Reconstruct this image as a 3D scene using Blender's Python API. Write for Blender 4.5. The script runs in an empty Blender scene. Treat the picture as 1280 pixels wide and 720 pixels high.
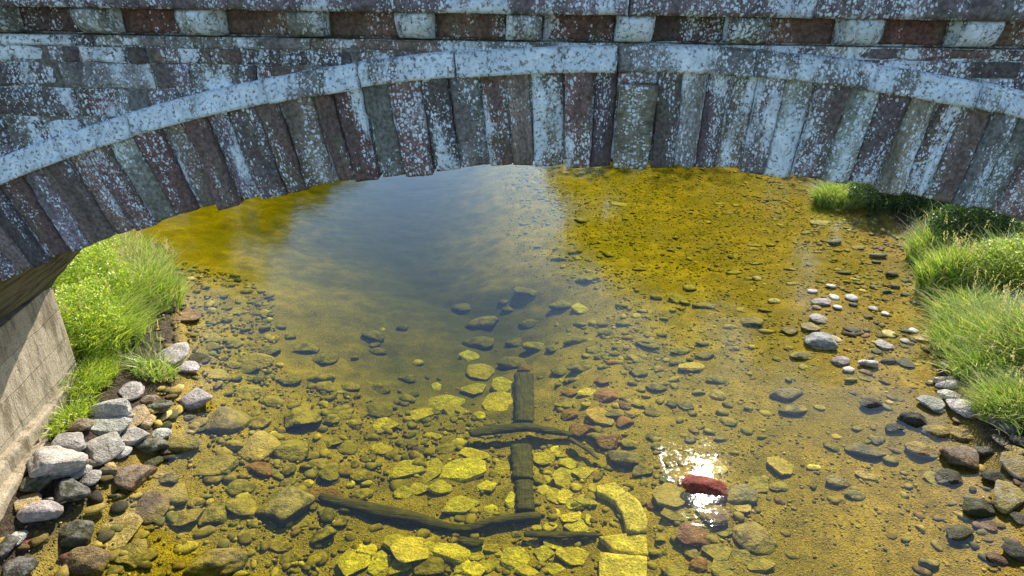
import bpy, bmesh, math, random
import numpy as np
from mathutils import Matrix, Vector, noise as mnoise
random.seed(11); RNG = np.random.default_rng(11)
sc = bpy.context.scene
C = sc.collection
R = math.radians
# ------------------------------------------------------------------ camera model (metres, water level z = 0)
F, PIT, YAW, ROL, CAMH = 860.0, 0.45383, -0.04697, -0.01055, 6.0
def ray(px, py):
    x = px - 640.0; y = py - 360.0
    c, s = math.cos(ROL), math.sin(ROL)
    xr, yr = c*x - s*y, s*x + c*y
    fw = F*math.cos(PIT) - yr*math.sin(PIT); dn = F*math.sin(PIT) + yr*math.cos(PIT)
    cy, sy = math.cos(YAW), math.sin(YAW)
    return Vector((cy*xr + sy*fw, -sy*xr + cy*fw, -dn))
FWD = ray(640, 360).normalized()
def at_z(px, py, z):
    d = ray(px, py); t = (z - CAMH)/d.z
    return Vector((0, 0, CAMH)) + d*t
def at_ground(px, py, dz=0.0):
    z = -0.1
    for _ in range(14):
        p = at_z(px, py, z); z = 0.5*z + 0.5*(height(p.x, p.y) + dz)
    return at_z(px, py, z)
def px_per_m(p):
    return F/((p - Vector((0, 0, CAMH))).dot(FWD))
cd = bpy.data.cameras.new('camera'); cam = bpy.data.objects.new('camera', cd); C.objects.link(cam)
right = (ray(641, 360) - ray(640, 360)).normalized(); up = (ray(640, 359) - ray(640, 360)).normalized()
M = Matrix((right, up, -FWD)).transposed().to_4x4(); M.translation = (0, 0, CAMH)
cam.matrix_world = M
cd.sensor_width = 36; cd.lens = 36*F/1280; cd.clip_start = 0.1; cd.clip_end = 3000
sc.camera = cam
# ------------------------------------------------------------------ light
SUN_AZ, SUN_EL = 17.3, 40.2          # azimuth from +Y towards +X
w = bpy.data.worlds.new('World'); sc.world = w; w.use_nodes = True
wn = w.node_tree
sky = wn.nodes.new('ShaderNodeTexSky'); sky.sky_type = 'NISHITA'; sky.sun_disc = False
sky.sun_elevation = R(SUN_EL); sky.sun_rotation = R(SUN_AZ)
sky.air_density = 1.0; sky.dust_density = 0.1; sky.ozone_density = 3.0
bg = wn.nodes['Background']; bg.inputs['Strength'].default_value = 0.15
wn.links.new(sky.outputs[0], bg.inputs['Color'])
sl = bpy.data.lights.new('sun', 'SUN'); sl.energy = 5.0; sl.angle = R(0.53); sl.color = (1.0, 0.92, 0.77)
so = bpy.data.objects.new('sun', sl); C.objects.link(so)
sd = Vector((math.sin(R(SUN_AZ))*math.cos(R(SUN_EL)), math.cos(R(SUN_AZ))*math.cos(R(SUN_EL)), math.sin(R(SUN_EL))))
so.rotation_euler = sd.to_track_quat('Z', 'Y').to_euler(); so.location = (20, 60, 60)
sc.view_settings.view_transform = 'Standard'; sc.view_settings.look = 'None'
sc.view_settings.exposure = 0.9; sc.view_settings.gamma = 1.0; sc.view_settings.use_curve_mapping = False
sc.render.engine = 'CYCLES'
sc.cycles.max_bounces = 8; sc.cycles.diffuse_bounces = 3; sc.cycles.glossy_bounces = 3
sc.cycles.transparent_max_bounces = 16; sc.cycles.volume_bounces = 0
sc.cycles.sample_clamp_indirect = 6.0
sc.cycles.use_denoising = True
# ------------------------------------------------------------------ small helpers
def noise3(x, y, z=0.0):
    return mnoise.noise((x, y, z))
def tag(o, label=None, cat=None, group=None, kind=None):
    if label: o['label'] = label
    if cat: o['category'] = cat
    if group: o['group'] = group
    if kind: o['kind'] = kind
    return o
def empty(name, loc, rz=0.0):
    o = bpy.data.objects.new(name, None); o.location = loc; o.rotation_euler = (0, 0, rz)
    o.empty_display_size = 0.2; C.objects.link(o); return o
def mesh_np(name, V, Fc, mat, parent=None, smooth=True, cols=None, uvw=None, tri=False):
    """V (n,3), Fc list of index lists or an (m,k) array -> one mesh object"""
    me = bpy.data.meshes.new(name)
    V = np.asarray(V, np.float32)
    if isinstance(Fc, np.ndarray):
        m, k = Fc.shape
        me.vertices.add(len(V)); me.vertices.foreach_set('co', V.ravel())
        me.loops.add(m*k); me.loops.foreach_set('vertex_index', Fc.ravel().astype(np.int32))
        me.polygons.add(m); me.polygons.foreach_set('loop_start', np.arange(m, dtype=np.int32)*k)
        me.update(calc_edges=True); me.validate()
    else:
        me.from_pydata(V.tolist(), [], Fc); me.update()
    if smooth: me.polygons.foreach_set('use_smooth', [True]*len(me.polygons))
    if cols is not None:
        a = me.attributes.new('tint', 'FLOAT_COLOR', 'POINT'); a.data.foreach_set('color', np.asarray(cols, np.float32).ravel())
    if uvw is not None:
        a = me.attributes.new('sc', 'FLOAT_VECTOR', 'POINT'); a.data.foreach_set('vector', np.asarray(uvw, np.float32).ravel())
    me.materials.append(mat)
    o = bpy.data.objects.new(name, me); C.objects.link(o)
    if parent: o.parent = parent
    return o
# ------------------------------------------------------------------ node helper
class NT:
    def __init__(s, name):
        s.m = bpy.data.materials.new(name); s.m.use_nodes = True; s.t = s.m.node_tree; s.t.nodes.clear()
        s.out = s.t.nodes.new('ShaderNodeOutputMaterial')
    def put(s, sock, v):
        if v is None: return
        if isinstance(v, bpy.types.NodeSocket): s.t.links.new(v, sock)
        else:
            if hasattr(sock.default_value, '__len__') and not hasattr(v, '__len__'): v = [v]*len(sock.default_value)
            elif hasattr(v, '__len__') and len(v) == 3 and len(sock.default_value) == 4: v = (*v, 1)
            sock.default_value = v
    def n(s, typ, _o=0, _set=None, **kw):
        nd = s.t.nodes.new('ShaderNode' + typ)
        for k, v in (_set or {}).items(): setattr(nd, k, v)
        for k, v in kw.items():
            k = k.replace('_', ' ')
            sock = nd.inputs[int(k[1:])] if k[0] == 'i' and k[1:].isdigit() else nd.inputs[k]
            s.put(sock, v)
        return nd.outputs[_o]
    def math(s, op, a, b=None, c=None, clamp=False):
        return s.n('Math', _set={'operation': op, 'use_clamp': clamp}, i0=a, i1=b, i2=c)
    def ramp(s, v, lo, hi, a=0.0, b=1.0):
        return s.n('MapRange', _set={'interpolation_type': 'SMOOTHSTEP'}, Value=v, From_Min=lo, From_Max=hi, To_Min=a, To_Max=b)
    def mix(s, f, a, b, mode='MIX'):
        nd = s.t.nodes.new('ShaderNodeMix'); nd.data_type = 'RGBA'; nd.blend_type = mode; nd.clamp_factor = True
        s.put(nd.inputs[0], f); s.put(nd.inputs[6], a); s.put(nd.inputs[7], b); return nd.outputs[2]
    def noise(s, vec, scale, detail=3.0, rough=0.55, o=0):
        return s.n('TexNoise', _o=o, Vector=vec, Scale=scale, Detail=detail, Roughness=rough)
    def vor(s, vec, scale, o=0, rnd=1.0):
        return s.n('TexVoronoi', _o=o, Vector=vec, Scale=scale, Randomness=rnd)
    def pos(s): return s.n('NewGeometry', 0)
    def obj(s): return s.n('TexCoord', 3)
    def attr(s, name, o=0): return s.n('Attribute', _o=o, _set={'attribute_name': name})
    def mul(s, v, k): return s.n('VectorMath', _set={'operation': 'MULTIPLY'}, i0=v, i1=k)
    def z(s, v): return s.n('SeparateXYZ', 2, Vector=v)
    def bump(s, h, strength, dist, nrm=None):
        return s.n('Bump', Height=h, Strength=strength, Distance=dist, Normal=nrm)
    def pbr(s, col, rough=0.85, nrm=None, spec=0.35):
        b = s.n('BsdfPrincipled', Base_Color=col, Roughness=rough, Normal=nrm)
        b.node.inputs['Specular IOR Level'].default_value = spec
        return b
    def done(s, b):
        s.t.links.new(b, s.out.inputs['Surface']); return s.m
# ------------------------------------------------------------------ materials
def mat_lichen_stone():
    n = NT('lichen_stone'); co = n.attr('sc', 1); tint = n.attr('tint'); amt = n.attr('tint', 3)
    st = n.mul(co, (1.0, 1.0, 0.30))
    big = n.noise(st, 5.0, 4, 0.6); fine = n.noise(co, 45.0, 4, 0.65); mid = n.noise(co, 13.0, 3, 0.6)
    col = n.mix(n.ramp(big, 0.35, 0.68), n.mix(0.6, tint, (0.068, 0.054, 0.047)), tint)
    col = n.mix(n.ramp(n.noise(st, 9.0, 3), 0.52, 0.72, 0, 0.55), col, (0.14, 0.15, 0.10))     # green algae film
    col = n.mix(0.75, col, n.mix(n.ramp(fine, 0.3, 0.72), (0.35, 0.33, 0.33), (1.45, 1.45, 1.45)), 'MULTIPLY')
    D = n.math('ADD', n.math('ADD', amt, n.math('MULTIPLY', n.math('SUBTRACT', n.noise(co, 1.9, 2, .5), 0.5), 1.6)), n.math('MULTIPLY', n.math('SUBTRACT', n.noise(st, 5.0, 5, 0.62), 0.5), 4.6))
    def discs(scale, lo, hi, off):
        wob = n.n('VectorMath', _set={'operation': 'ADD'}, i0=n.mul(co, (1, 1, .8)), i1=n.mul(n.noise(co, scale*0.8, 2, o=1), (.012, .012, .012)))
        d = n.vor(wob, scale, 0); rnd = n.n('SeparateColor', 0, Color=n.vor(wob, scale, 1))
        disc = n.ramp(d, hi, lo); has = n.ramp(n.math('SUBTRACT', n.math('SUBTRACT', D, off), rnd), -0.03, 0.03)
        return n.math('MULTIPLY', disc, has)
    m = n.math('MAXIMUM', discs(50, 0.32, 0.52, 0.10), discs(92, 0.30, 0.5, 0.0))
    m = n.math('MAXIMUM', m, n.math('MULTIPLY', n.ramp(D, 0.7, 1.1), n.ramp(fine, 0.36, 0.5)))
    moss = n.math('MULTIPLY', n.ramp(n.noise(co, 3.3, 5, .7), .64, .70), n.ramp(fine, .4, .55)); col = n.mix(n.math('MULTIPLY', moss, .85), col, (0.055, 0.080, 0.018)); m = n.math('MULTIPLY', m, n.math('SUBTRACT', 1.0, moss))
    col = n.mix(n.ramp(n.noise(n.mul(co, (1, 1, .12)), 8, 4, .6), .56, .72, 0, .6), col, (0.045, 0.042, 0.04))
    lich = n.mix(n.ramp(mid, 0.3, 0.75), (0.56, 0.65, 0.71), (0.82, 0.91, 0.96))
    col = n.mix(n.math('MULTIPLY', m, 0.92), col, lich)
    h = n.math('ADD', n.math('MULTIPLY', fine, 0.7), n.math('ADD', n.math('MULTIPLY', m, 0.35), n.math('MULTIPLY', mid, 0.8)))
    return n.done(n.pbr(col, 0.93, n.bump(h, 0.85, 0.012), 0.2))
def mat_vault():
    n = NT('vault_stone'); co = n.attr('sc', 1)
    st = n.mul(n.n('VectorRotate', _set={'rotation_type': 'Z_AXIS'}, Vector=co, Angle=0.5), (1.0, 0.16, 1.0))
    a = n.noise(st, 9.0, 5, 0.65); b = n.noise(co, 30, 4, 0.6)
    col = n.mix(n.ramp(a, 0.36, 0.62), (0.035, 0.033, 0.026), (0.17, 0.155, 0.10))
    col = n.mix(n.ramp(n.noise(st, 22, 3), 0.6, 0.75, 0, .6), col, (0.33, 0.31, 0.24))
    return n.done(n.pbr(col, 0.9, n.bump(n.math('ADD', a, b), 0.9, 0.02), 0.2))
def mat_abutment():
    n = NT('abutment_stone'); co = n.attr('sc', 1)
    br = n.t.nodes.new('ShaderNodeTexBrick'); n.put(br.inputs['Vector'], n.n('VectorMath', _set={'operation': 'ADD'}, i0=co, i1=n.mul(n.noise(co, 3.0, 4, o=1), (.05, .05, 0))))
    br.inputs['Scale'].default_value = 1.0; br.inputs['Brick Width'].default_value = 1.1; br.inputs['Row Height'].default_value = 0.42
    br.inputs['Mortar Size'].default_value = 0.004; br.inputs['Mortar Smooth'].default_value = 0.9
    br.inputs['Color1'].default_value = (0.46, 0.385, 0.275, 1); br.inputs['Color2'].default_value = (0.40, 0.335, 0.24, 1); br.inputs['Mortar'].default_value = (0.36, 0.305, 0.22, 1)
    a = n.noise(n.mul(co, (1, .4, 1)), 5.0, 5, 0.65); b = n.noise(co, 60, 4, 0.7)
    col = n.mix(n.ramp(n.noise(n.mul(co, (1, .28, 1)), 4.2, 6, .7), 0.47, 0.66, 0, .8), br.outputs[0], (0.13, 0.105, 0.065))
    col = n.mix(0.6, col, n.mix(n.ramp(b, 0.3, 0.7), (0.5, 0.5, 0.5), (1.4, 1.4, 1.4)), 'MULTIPLY')
    col = n.mix(n.ramp(n.math('ADD', a, n.math('MULTIPLY', n.z(n.pos()), -0.35)), 0.30, 0.62, 0, .7), col, (0.10, 0.105, 0.04))
    col = n.mix(n.ramp(n.noise(co, 17, 5, .7), .55, .68, 0, .6), col, (0.16, 0.14, 0.10))
    h = n.math('SUBTRACT', n.math('MULTIPLY', b, 0.4), br.outputs[1])
    return n.done(n.pbr(col, 0.9, n.bump(n.math('ADD', h, n.math('MULTIPLY', a, 1.6)), 1.0, 0.028), 0.2))
def mat_rock():
    n = NT('river_rock'); oc = n.n('ObjectInfo', 1); rnd = n.n('ObjectInfo', 5); alga = n.n('ObjectInfo', 2); co = n.n('VectorMath', _set={'operation': 'ADD'}, i0=n.pos(), i1=n.mul(n.n('CombineXYZ', X=rnd, Y=rnd, Z=rnd), (37, 19, 11)))
    a = n.noise(co, 7, 4, 0.6); b = n.noise(co, 40, 5, 0.7); z = n.z(n.pos())
    col = n.mix(0.8, oc, n.mix(n.ramp(a, 0.3, 0.7), (0.55, 0.54, 0.52), (1.35, 1.33, 1.3)), 'MULTIPLY')
    col = n.mix(0.7, col, n.mix(n.ramp(b, 0.32, 0.68), (0.38, 0.38, 0.38), (1.6, 1.6, 1.6)), 'MULTIPLY')
    dark = n.ramp(n.vor(co, 26), 0.05, 0.35); col = n.mix(n.math('MULTIPLY', n.math('SUBTRACT', 1.0, dark), 0.35), col, (0.05, 0.045, 0.04))
    col = n.mix(n.math('MULTIPLY', n.ramp(z, 0.05, 0.16), n.ramp(n.noise(co, 9, 5, .65), 0.42, 0.62, 0, .55)), col, (0.33, 0.315, 0.285))
    wet = n.ramp(n.math('ADD', z, n.math('MULTIPLY', n.math('SUBTRACT', a, 0.5), 0.12)), 0.075, 0.02)
    col = n.mix(n.math('MULTIPLY', n.math('MULTIPLY', wet, alga), 0.5), col, n.mix(1.0, col, (0.42, 0.38, 0.30), 'MULTIPLY'))
    col = n.mix(n.math('MULTIPLY', n.math('MULTIPLY', alga, n.ramp(z, 0.01, -0.05)), n.ramp(n.noise(co, 11, 4, .65), 0.52, 0.64, 0, .65)), col, (0.05, 0.052, 0.018))
    nz = n.z(n.n('NewGeometry', 1)); under = n.math('MULTIPLY', alga, n.ramp(z, 0.01, -0.05))
    silt = n.math('MULTIPLY', n.math('MULTIPLY', under, n.ramp(nz, 0.35, 0.95)), n.ramp(n.noise(co, 6, 5, .65), 0.36, 0.58, 0.12, 0.85))
    col = n.mix(silt, col, (0.38, 0.285, 0.07))
    rough = n.math('SUBTRACT', 0.92, n.math('MULTIPLY', wet, 0.45))
    h = n.math('ADD', a, n.math('ADD', n.math('MULTIPLY', b, 0.55), n.math('MULTIPLY', n.noise(co, 18, 3, .6), .6)))
    return n.done(n.pbr(col, rough, n.bump(h, 1.0, 0.055), 0.3))
def mat_tint(name, rough=0.85, sc_=40.0, bump=0.012):
    n = NT(name); t = n.attr('tint'); co = n.pos(); b = n.noise(co, sc_, 5, 0.7); a = n.noise(co, sc_*.2, 4)
    col = n.mix(0.8, t, n.mix(n.ramp(b, 0.3, 0.7), (0.5, 0.5, 0.5), (1.45, 1.45, 1.45)), 'MULTIPLY')
    col = n.mix(0.7, col, n.mix(n.ramp(a, 0.3, 0.7), (0.62, 0.6, 0.55), (1.25, 1.25, 1.25)), 'MULTIPLY')
    under = n.ramp(n.z(n.pos()), 0.01, -0.05); nz = n.z(n.n('NewGeometry', 1))
    col = n.mix(n.math('MULTIPLY', under, n.ramp(n.noise(co, 13, 4, .65), 0.50, 0.62, 0, .7)), col, (0.035, 0.038, 0.013))
    col = n.mix(n.math('MULTIPLY', n.math('MULTIPLY', under, n.ramp(nz, .3, .95)), n.ramp(n.noise(co, 7, 5, .65), 0.40, 0.6, 0.05, 0.75)), col, (0.30, 0.225, 0.055))
    return n.done(n.pbr(col, rough, n.bump(n.math('ADD', b, a), 0.8, bump), 0.3))
def mat_ground():
    n = NT('river_bed_and_bank'); p = n.pos(); z = n.z(p); p2 = n.mul(p, (1, 1, 0.2)); sxx = n.n('SeparateXYZ', 0, Vector=p)
    v1 = n.vor(p2, 34, 0); c1 = n.n('SeparateColor', 0, Color=n.vor(p2, 34, 1)); v2 = n.vor(p2, 80, 0); c2 = n.n('SeparateColor', 1, Color=n.vor(p2, 80, 1))
    big = n.noise(p2, 0.55, 5, 0.6); mid = n.noise(p2, 2.6, 5, 0.62); fine = n.noise(p2, 22, 4, 0.65)
    col = n.mix(n.ramp(mid, 0.36, 0.64), (0.165, 0.113, 0.016), (0.475, 0.33, 0.034))
    col = n.mix(n.ramp(big, 0.42, 0.60, 0, 0.65), col, (0.11, 0.105, 0.028))
    peb = n.mix(c1, (0.06, 0.047, 0.024), (0.46, 0.33, 0.07))
    peb2 = n.mix(c2, (0.055, 0.042, 0.018), (0.42, 0.295, 0.05))
    col = n.mix(n.ramp(fine, 0.4, 0.6, 0.25, 0.75), col, peb2)
    col = n.mix(n.math('MULTIPLY', n.ramp(v1, 0.45, 0.30), n.ramp(c1, 0.45, 0.6, 0, .8)), col, peb)
    col = n.mix(n.ramp(n.noise(p2, 1.3, 4), 0.60, 0.72, 0, .45), col, (0.10, 0.10, 0.035))
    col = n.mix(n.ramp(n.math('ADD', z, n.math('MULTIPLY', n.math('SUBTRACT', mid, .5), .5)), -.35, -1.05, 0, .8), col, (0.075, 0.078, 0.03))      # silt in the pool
    iron = n.ramp(n.math('ADD', sxx, n.math('MULTIPLY', n.math('SUBTRACT', big, .5), 5.0)), 1.5, 4.2, 0, .55)
    col = n.mix(iron, col, n.mix(1.0, col, (0.80, 0.70, 0.45), 'MULTIPLY'))
    soil = n.mix(n.ramp(fine, 0.35, 0.65), (0.028, 0.020, 0.012), (0.085, 0.060, 0.034))
    grass = n.mix(n.ramp(fine, 0.35, 0.65), (0.045, 0.075, 0.018), (0.10, 0.13, 0.03))
    zz = n.math('ADD', z, n.math('MULTIPLY', n.math('SUBTRACT', mid, 0.5), 0.25))
    col = n.mix(n.ramp(zz, 0.03, 0.16), col, soil); col = n.mix(n.ramp(zz, 0.42, 0.75), col, grass)
    h = n.math('ADD', n.math('MULTIPLY', n.ramp(v1, 0.5, 0.1), 0.8), n.math('ADD', n.math('MULTIPLY', n.ramp(v2, .5, .1), .4), fine))
    return n.done(n.pbr(col, 0.85, n.bump(h, 0.9, 0.02), 0.25))
def mat_water():
    n = NT('peaty_water'); p = n.pos()
    sp = n.n('SeparateXYZ', 0, Vector=p); sy = n.n('SeparateXYZ', 1, Vector=p)
    a = n.noise(n.mul(p, (0.55, 1.0, 1.0)), 2.2, 3, 0.55); b = n.noise(n.mul(p, (0.7, 1.1, 1)), 9.0, 3, 0.6)
    # a broken riffle where the current runs over the cobbles
    dx = n.math('MULTIPLY', n.math('SUBTRACT', sp, RIF.x), 3.5); dy = n.math('MULTIPLY', n.math('SUBTRACT', sy, RIF.y), 2.5)
    d = n.math('SQRT', n.math('ADD', n.math('MULTIPLY', dx, dx), n.math('MULTIPLY', dy, dy)))
    d = n.math('ADD', d, n.math('MULTIPLY', n.math('SUBTRACT', n.noise(p, 5, 3), .5), 1.6))
    rif = n.math('MULTIPLY', n.ramp(d, 1.0, 0.2), n.ramp(n.noise(n.mul(p, (1.0, .55, 1)), 17, 3, .6), .40, .56))
    rr = n.noise(n.mul(p, (1, 1.2, 1)), 60.0, 3, 0.65)
    h = n.math('ADD', n.math('ADD', n.math('MULTIPLY', a, 0.0050), n.math('MULTIPLY', b, 0.0019)), n.math('MULTIPLY', n.math('MULTIPLY', n.math('SUBTRACT', rr, 0.5), rif), 0.020))
    nr = n.bump(h, 1.0, 1.0)
    ior = n.math('SUBTRACT', 1.333, n.math('MULTIPLY', n.n('NewGeometry', 6), 1.333 - 0.75))   # light leaving the flat body bends the other way
    fr = n.n('Fresnel', IOR=ior, Normal=nr)
    tr = n.n('BsdfTransparent', Color=(1, 1, 1)); gl = n.n('BsdfGlossy', _set={'distribution': 'GGX'}, Color=(1, 1, 1), Roughness=n.math('ADD', 0.022, n.math('MULTIPLY', rif, 0.03)), Normal=nr)
    mx = n.n('MixShader', i0=fr, i1=tr, i2=gl)
    n.t.links.new(mx, n.out.inputs['Surface'])
    va = n.n('VolumeAbsorption', Color=(0.896, 0.907, 0.0), Density=ABS)
    n.t.links.new(va, n.out.inputs['Volume']); return n.m
def mat_leaf(name, trans=0.45):
    n = NT(name); t = n.attr('tint')
    d = n.n('BsdfDiffuse', Color=t); tl = n.n('BsdfTranslucent', Color=n.mix(1.0, t, (1.15, 1.25, 0.6), 'MULTIPLY'))
    g = n.n('BsdfGlossy', Color=(1, 1, 1), Roughness=0.45)
    m1 = n.n('MixShader', i0=trans, i1=d, i2=tl)
    return n.done(n.n('MixShader', i0=0.05, i1=m1, i2=g))
def mat_bark(name, c1, c2, rough=0.9, stretch=(1, .12, 1), sc_=30):
    n = NT(name); o = n.obj(); a = n.noise(n.mul(o, stretch), sc_, 5, 0.65); b = n.noise(o, 8, 4)
    col = n.mix(n.ramp(a, 0.35, 0.66), c1, c2); col = n.mix(n.ramp(b, 0.5, 0.7, 0, .5), col, (0.10, 0.09, 0.03))
    return n.done(n.pbr(col, rough, n.bump(n.math('ADD', a, n.math('MULTIPLY', b, .6)), 1.0, 0.03), 0.3))
ABS = 3.3
# ------------------------------------------------------------------ terrain
YL = [-300, -60, -5, 2, 4.9, 5.9, 7.1, 8.6, 10.6, 12.2, 12.9, 13.6, 16, 22, 30, 40, 60, 100, 300]
XL = [-7, -6, -6, -5.5, -5.25, -5.1, -5.0, -5.3, -6.4, -7.2, -8.2, -10.3, -13, -14, -13, -13, -17, -22, -60]
YR = [-300, -60, -5, 3, 5.9, 7.1, 8.9, 11.5, 14.5, 17.7, 20.2, 24, 30, 38, 60, 100, 300]
XR = [7, 6, 6, 5.6, 5.5, 5.8, 6.1, 7.4, 8.2, 8.7, 8.2, 7.4, 5.6, 2.0, -4, -9, -40]
_b = [at_z(1035, 392, -.1), at_z(1075, 470, -.1), at_z(752, 500, -.2), at_z(868, 615, -.2)]
BARS = [(_b[0].x, _b[0].y, 1.1, 1.7, .10), (_b[1].x, _b[1].y, 1.0, 1.0, .05), (_b[2].x, _b[2].y, .75, 1.3, .13), (_b[3].x, _b[3].y, .5, .9, .11)]
def height_np(x, y):
    xl = np.interp(y, YL, XL); xr = np.interp(y, YR, XR); wd = xr - xl
    u = (x - xl)/wd
    prof = np.interp(u, [0, .06, .16, .28, .42, .55, .68, .82, .93, 1], [0, .14, .26, .42, .42, .30, .20, .14, .08, 0])
    dep = np.interp(y, [-20, 5, 7, 10, 13, 17, 25, 60], [1.0, .8, .85, 1.8, 3.0, 3.4, 3.4, 3.4])
    s = np.minimum(x - xl, xr - x)
    s2 = np.clip((y - 9.5)/5.0, 0, 1); s2 = s2*s2*(3 - 2*s2); prof = prof*(1 - s2) + s2*np.interp(u, [0, .13, .22, .42, .52, .60, .68, .82, .93, 1], [0, .06, .12, .33, .34, .27, .20, .14, .08, 0])
    t = np.clip((u - .40)/.22, 0, 1); dep = dep + (np.minimum(dep, .95) - dep)*t*t*(3 - 2*t)
    bar = sum(a*np.exp(-((x - bx)/rx)**2 - ((y - by)/ry)**2) for bx, by, rx, ry, a in BARS)
    z = np.where(s > 0, np.minimum(-prof*dep + bar*np.clip(prof*8, 0, 1), -.015), 0)
    o = np.maximum(-s, 0)
    bank = np.interp(o, [0, .35, 1.0, 2.0, 4, 10, 60, 400], [0, .18, .38, .62, .95, 1.5, 3.0, 9.0])
    return np.where(s > 0, z, bank)
def height(x, y): return float(height_np(np.array(x), np.array(y)))
RIF = at_z(848, 578, 0.0)
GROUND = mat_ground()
def axis(fine0, fine1, step, far):
    a = [fine0]; s = step
    while a[-1] > -far: s *= 1.12; a.append(a[-1] - s)
    b = list(np.arange(fine0, fine1, step)); s = step; b.append(b[-1] + s)
    while b[-1] < far: s *= 1.12; b.append(b[-1] + s)
    return np.array(a[:0:-1] + b)
gx = axis(-12, 12, 0.07, 900); gy = axis(3.5, 22, 0.07, 900)
GX, GY = np.meshgrid(gx, gy)
GZ = height_np(GX, GY)
near = (np.abs(GX) < 16) & (GY > 0) & (GY < 30)
nz = np.zeros_like(GZ)
for i, j in zip(*np.nonzero(near)):
    x, y = GX[i, j], GY[i, j]
    nz[i, j] = 0.045*noise3(x*1.1, y*1.1) + 0.04*noise3(x*2.7, y*2.7, 4) + 0.022*noise3(x*6, y*6, 9)
GZ = GZ + nz*np.clip(0.35 + np.abs(GZ)*2, 0, 1.1)
ny, nx = GX.shape
idx = np.arange(ny*nx).reshape(ny, nx)
quads = np.stack([idx[:-1, :-1], idx[:-1, 1:], idx[1:, 1:], idx[1:, :-1]], -1).reshape(-1, 4)
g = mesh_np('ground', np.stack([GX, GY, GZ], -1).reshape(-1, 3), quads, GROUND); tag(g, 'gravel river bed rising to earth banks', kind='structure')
def height(x, y):          # the ground as built, relief included
    i = min(max(np.searchsorted(gy, y) - 1, 0), len(gy) - 2); j = min(max(np.searchsorted(gx, x) - 1, 0), len(gx) - 2)
    fy = min(max((y - gy[i])/(gy[i + 1] - gy[i]), 0), 1); fx = min(max((x - gx[j])/(gx[j + 1] - gx[j]), 0), 1)
    return float((GZ[i, j]*(1 - fx) + GZ[i, j + 1]*fx)*(1 - fy) + (GZ[i + 1, j]*(1 - fx) + GZ[i + 1, j + 1]*fx)*fy)
# ---- water: one closed body with a flat top
bm = bmesh.new(); bmesh.ops.create_cube(bm, size=1.0)
for v in bm.verts:
    v.co.x *= 160; v.co.y = 20 + v.co.y*260; v.co.z = 0.0 if v.co.z > 0 else -4.0
me = bpy.data.meshes.new('water'); bm.to_mesh(me); bm.free(); me.materials.append(mat_water())
wo = bpy.data.objects.new('water', me); C.objects.link(wo); tag(wo, 'clear shallow amber river water', kind='structure')
# ------------------------------------------------------------------ the bridge
STONE = mat_lichen_stone(); VAULT = mat_vault(); ABUT = mat_abutment()
YF, YB = 3.914, 7.97; XC, ZC, RA, RT = 0.494, 4.9015 - 9.7814, 9.7814, 0.53
ZS = 1.92; HALF = math.sqrt(RA**2 - (ZS - ZC)**2)
bridge = empty('stone_bridge', (XC, (YF + YB)/2, 0)); tag(bridge, 'old stone arch bridge of red and grey blocks speckled with pale lichen', 'bridge')
BL = Vector(bridge.location)
def block(name, fxz, y0, depth, nu, nv, tint, amt, prof=None, rnd=0.016, nz=0.010, seed=0.0, parent=bridge, swap=False, acc=None, eth=.72):
    """a worn stone: fxz(u,v) -> (x,z) of its face, prof(u,v) -> how far it stands forward of y0"""
    V = []; S = []; K = []
    def edge(t): return max(0.0, (abs(t) - eth)/(1 - eth))**2
    for j in range(nv + 1):
        for i in range(nu + 1):
            u = 2*i/nu - 1; v = 2*j/nv - 1
            x, z = fxz(u, v)
            e = min(1.4, edge(u) + edge(v))
            f = (prof(u, v) if prof else 0.0) - rnd*e
            f += nz*(noise3(x*9 + seed, z*9, seed) + 0.6*noise3(x*24, z*24, seed) + 0.9*noise3(x*2.5 + seed*3, z*2.5, seed*1.7))
            k = 0.0045*noise3(x*8, z*8, seed + 7) + 0.004*noise3(x*22, z*22, seed + 3); V.append((x + k, y0 - f, z + k*0.7)); S.append((x + seed*.37, seed*.11, z) if not swap else (seed*.61 + u*0.075, seed*.11, v*0.27 + seed*1.3))
    n = len(V); W = nu + 1
    ring = [i for i in range(W)] + [j*W + nu for j in range(1, nv + 1)] + [nv*W + i for i in range(nu - 1, -1, -1)] + [j*W for j in range(nv - 1, 0, -1)]
    Fc = [(j*W + i, j*W + i + 1, (j + 1)*W + i + 1, (j + 1)*W + i) for j in range(nv) for i in range(nu)]
    for q in ring: V.append((V[q][0], y0 + depth, V[q][2])); S.append((S[q][0], S[q][1] + depth, S[q][2]))
    m = len(ring)
    for q in range(m): Fc.append((ring[(q + 1) % m], ring[q], n + q, n + (q + 1) % m))
    Fc.append(tuple(n + q for q in range(m)))
    cols = [(*tint, amt)]*len(V)
    if acc is not None:
        b = len(acc[0]); acc[0].extend(V); acc[1].extend([tuple(b + i for i in f) for f in Fc]); acc[2].extend(cols); acc[3].extend(S); return
    V = np.array(V) - np.array(BL)
    return mesh_np(name, V, Fc, STONE, parent, True, cols, S)
TC = {'red': (0.27, 0.175, 0.155), 'brown': (0.30, 0.235, 0.195), 'dark': (0.165, 0.14, 0.14), 'purple': (0.27, 0.22, 0.24), 'grey': (0.36, 0.36, 0.35),
      'green': (0.34, 0.36, 0.31), 'olive': (0.34, 0.31, 0.22), 'pale': (0.45, 0.45, 0.42)}
def arc(a, r): return (XC + r*math.sin(a), ZC + r*math.cos(a))
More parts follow.
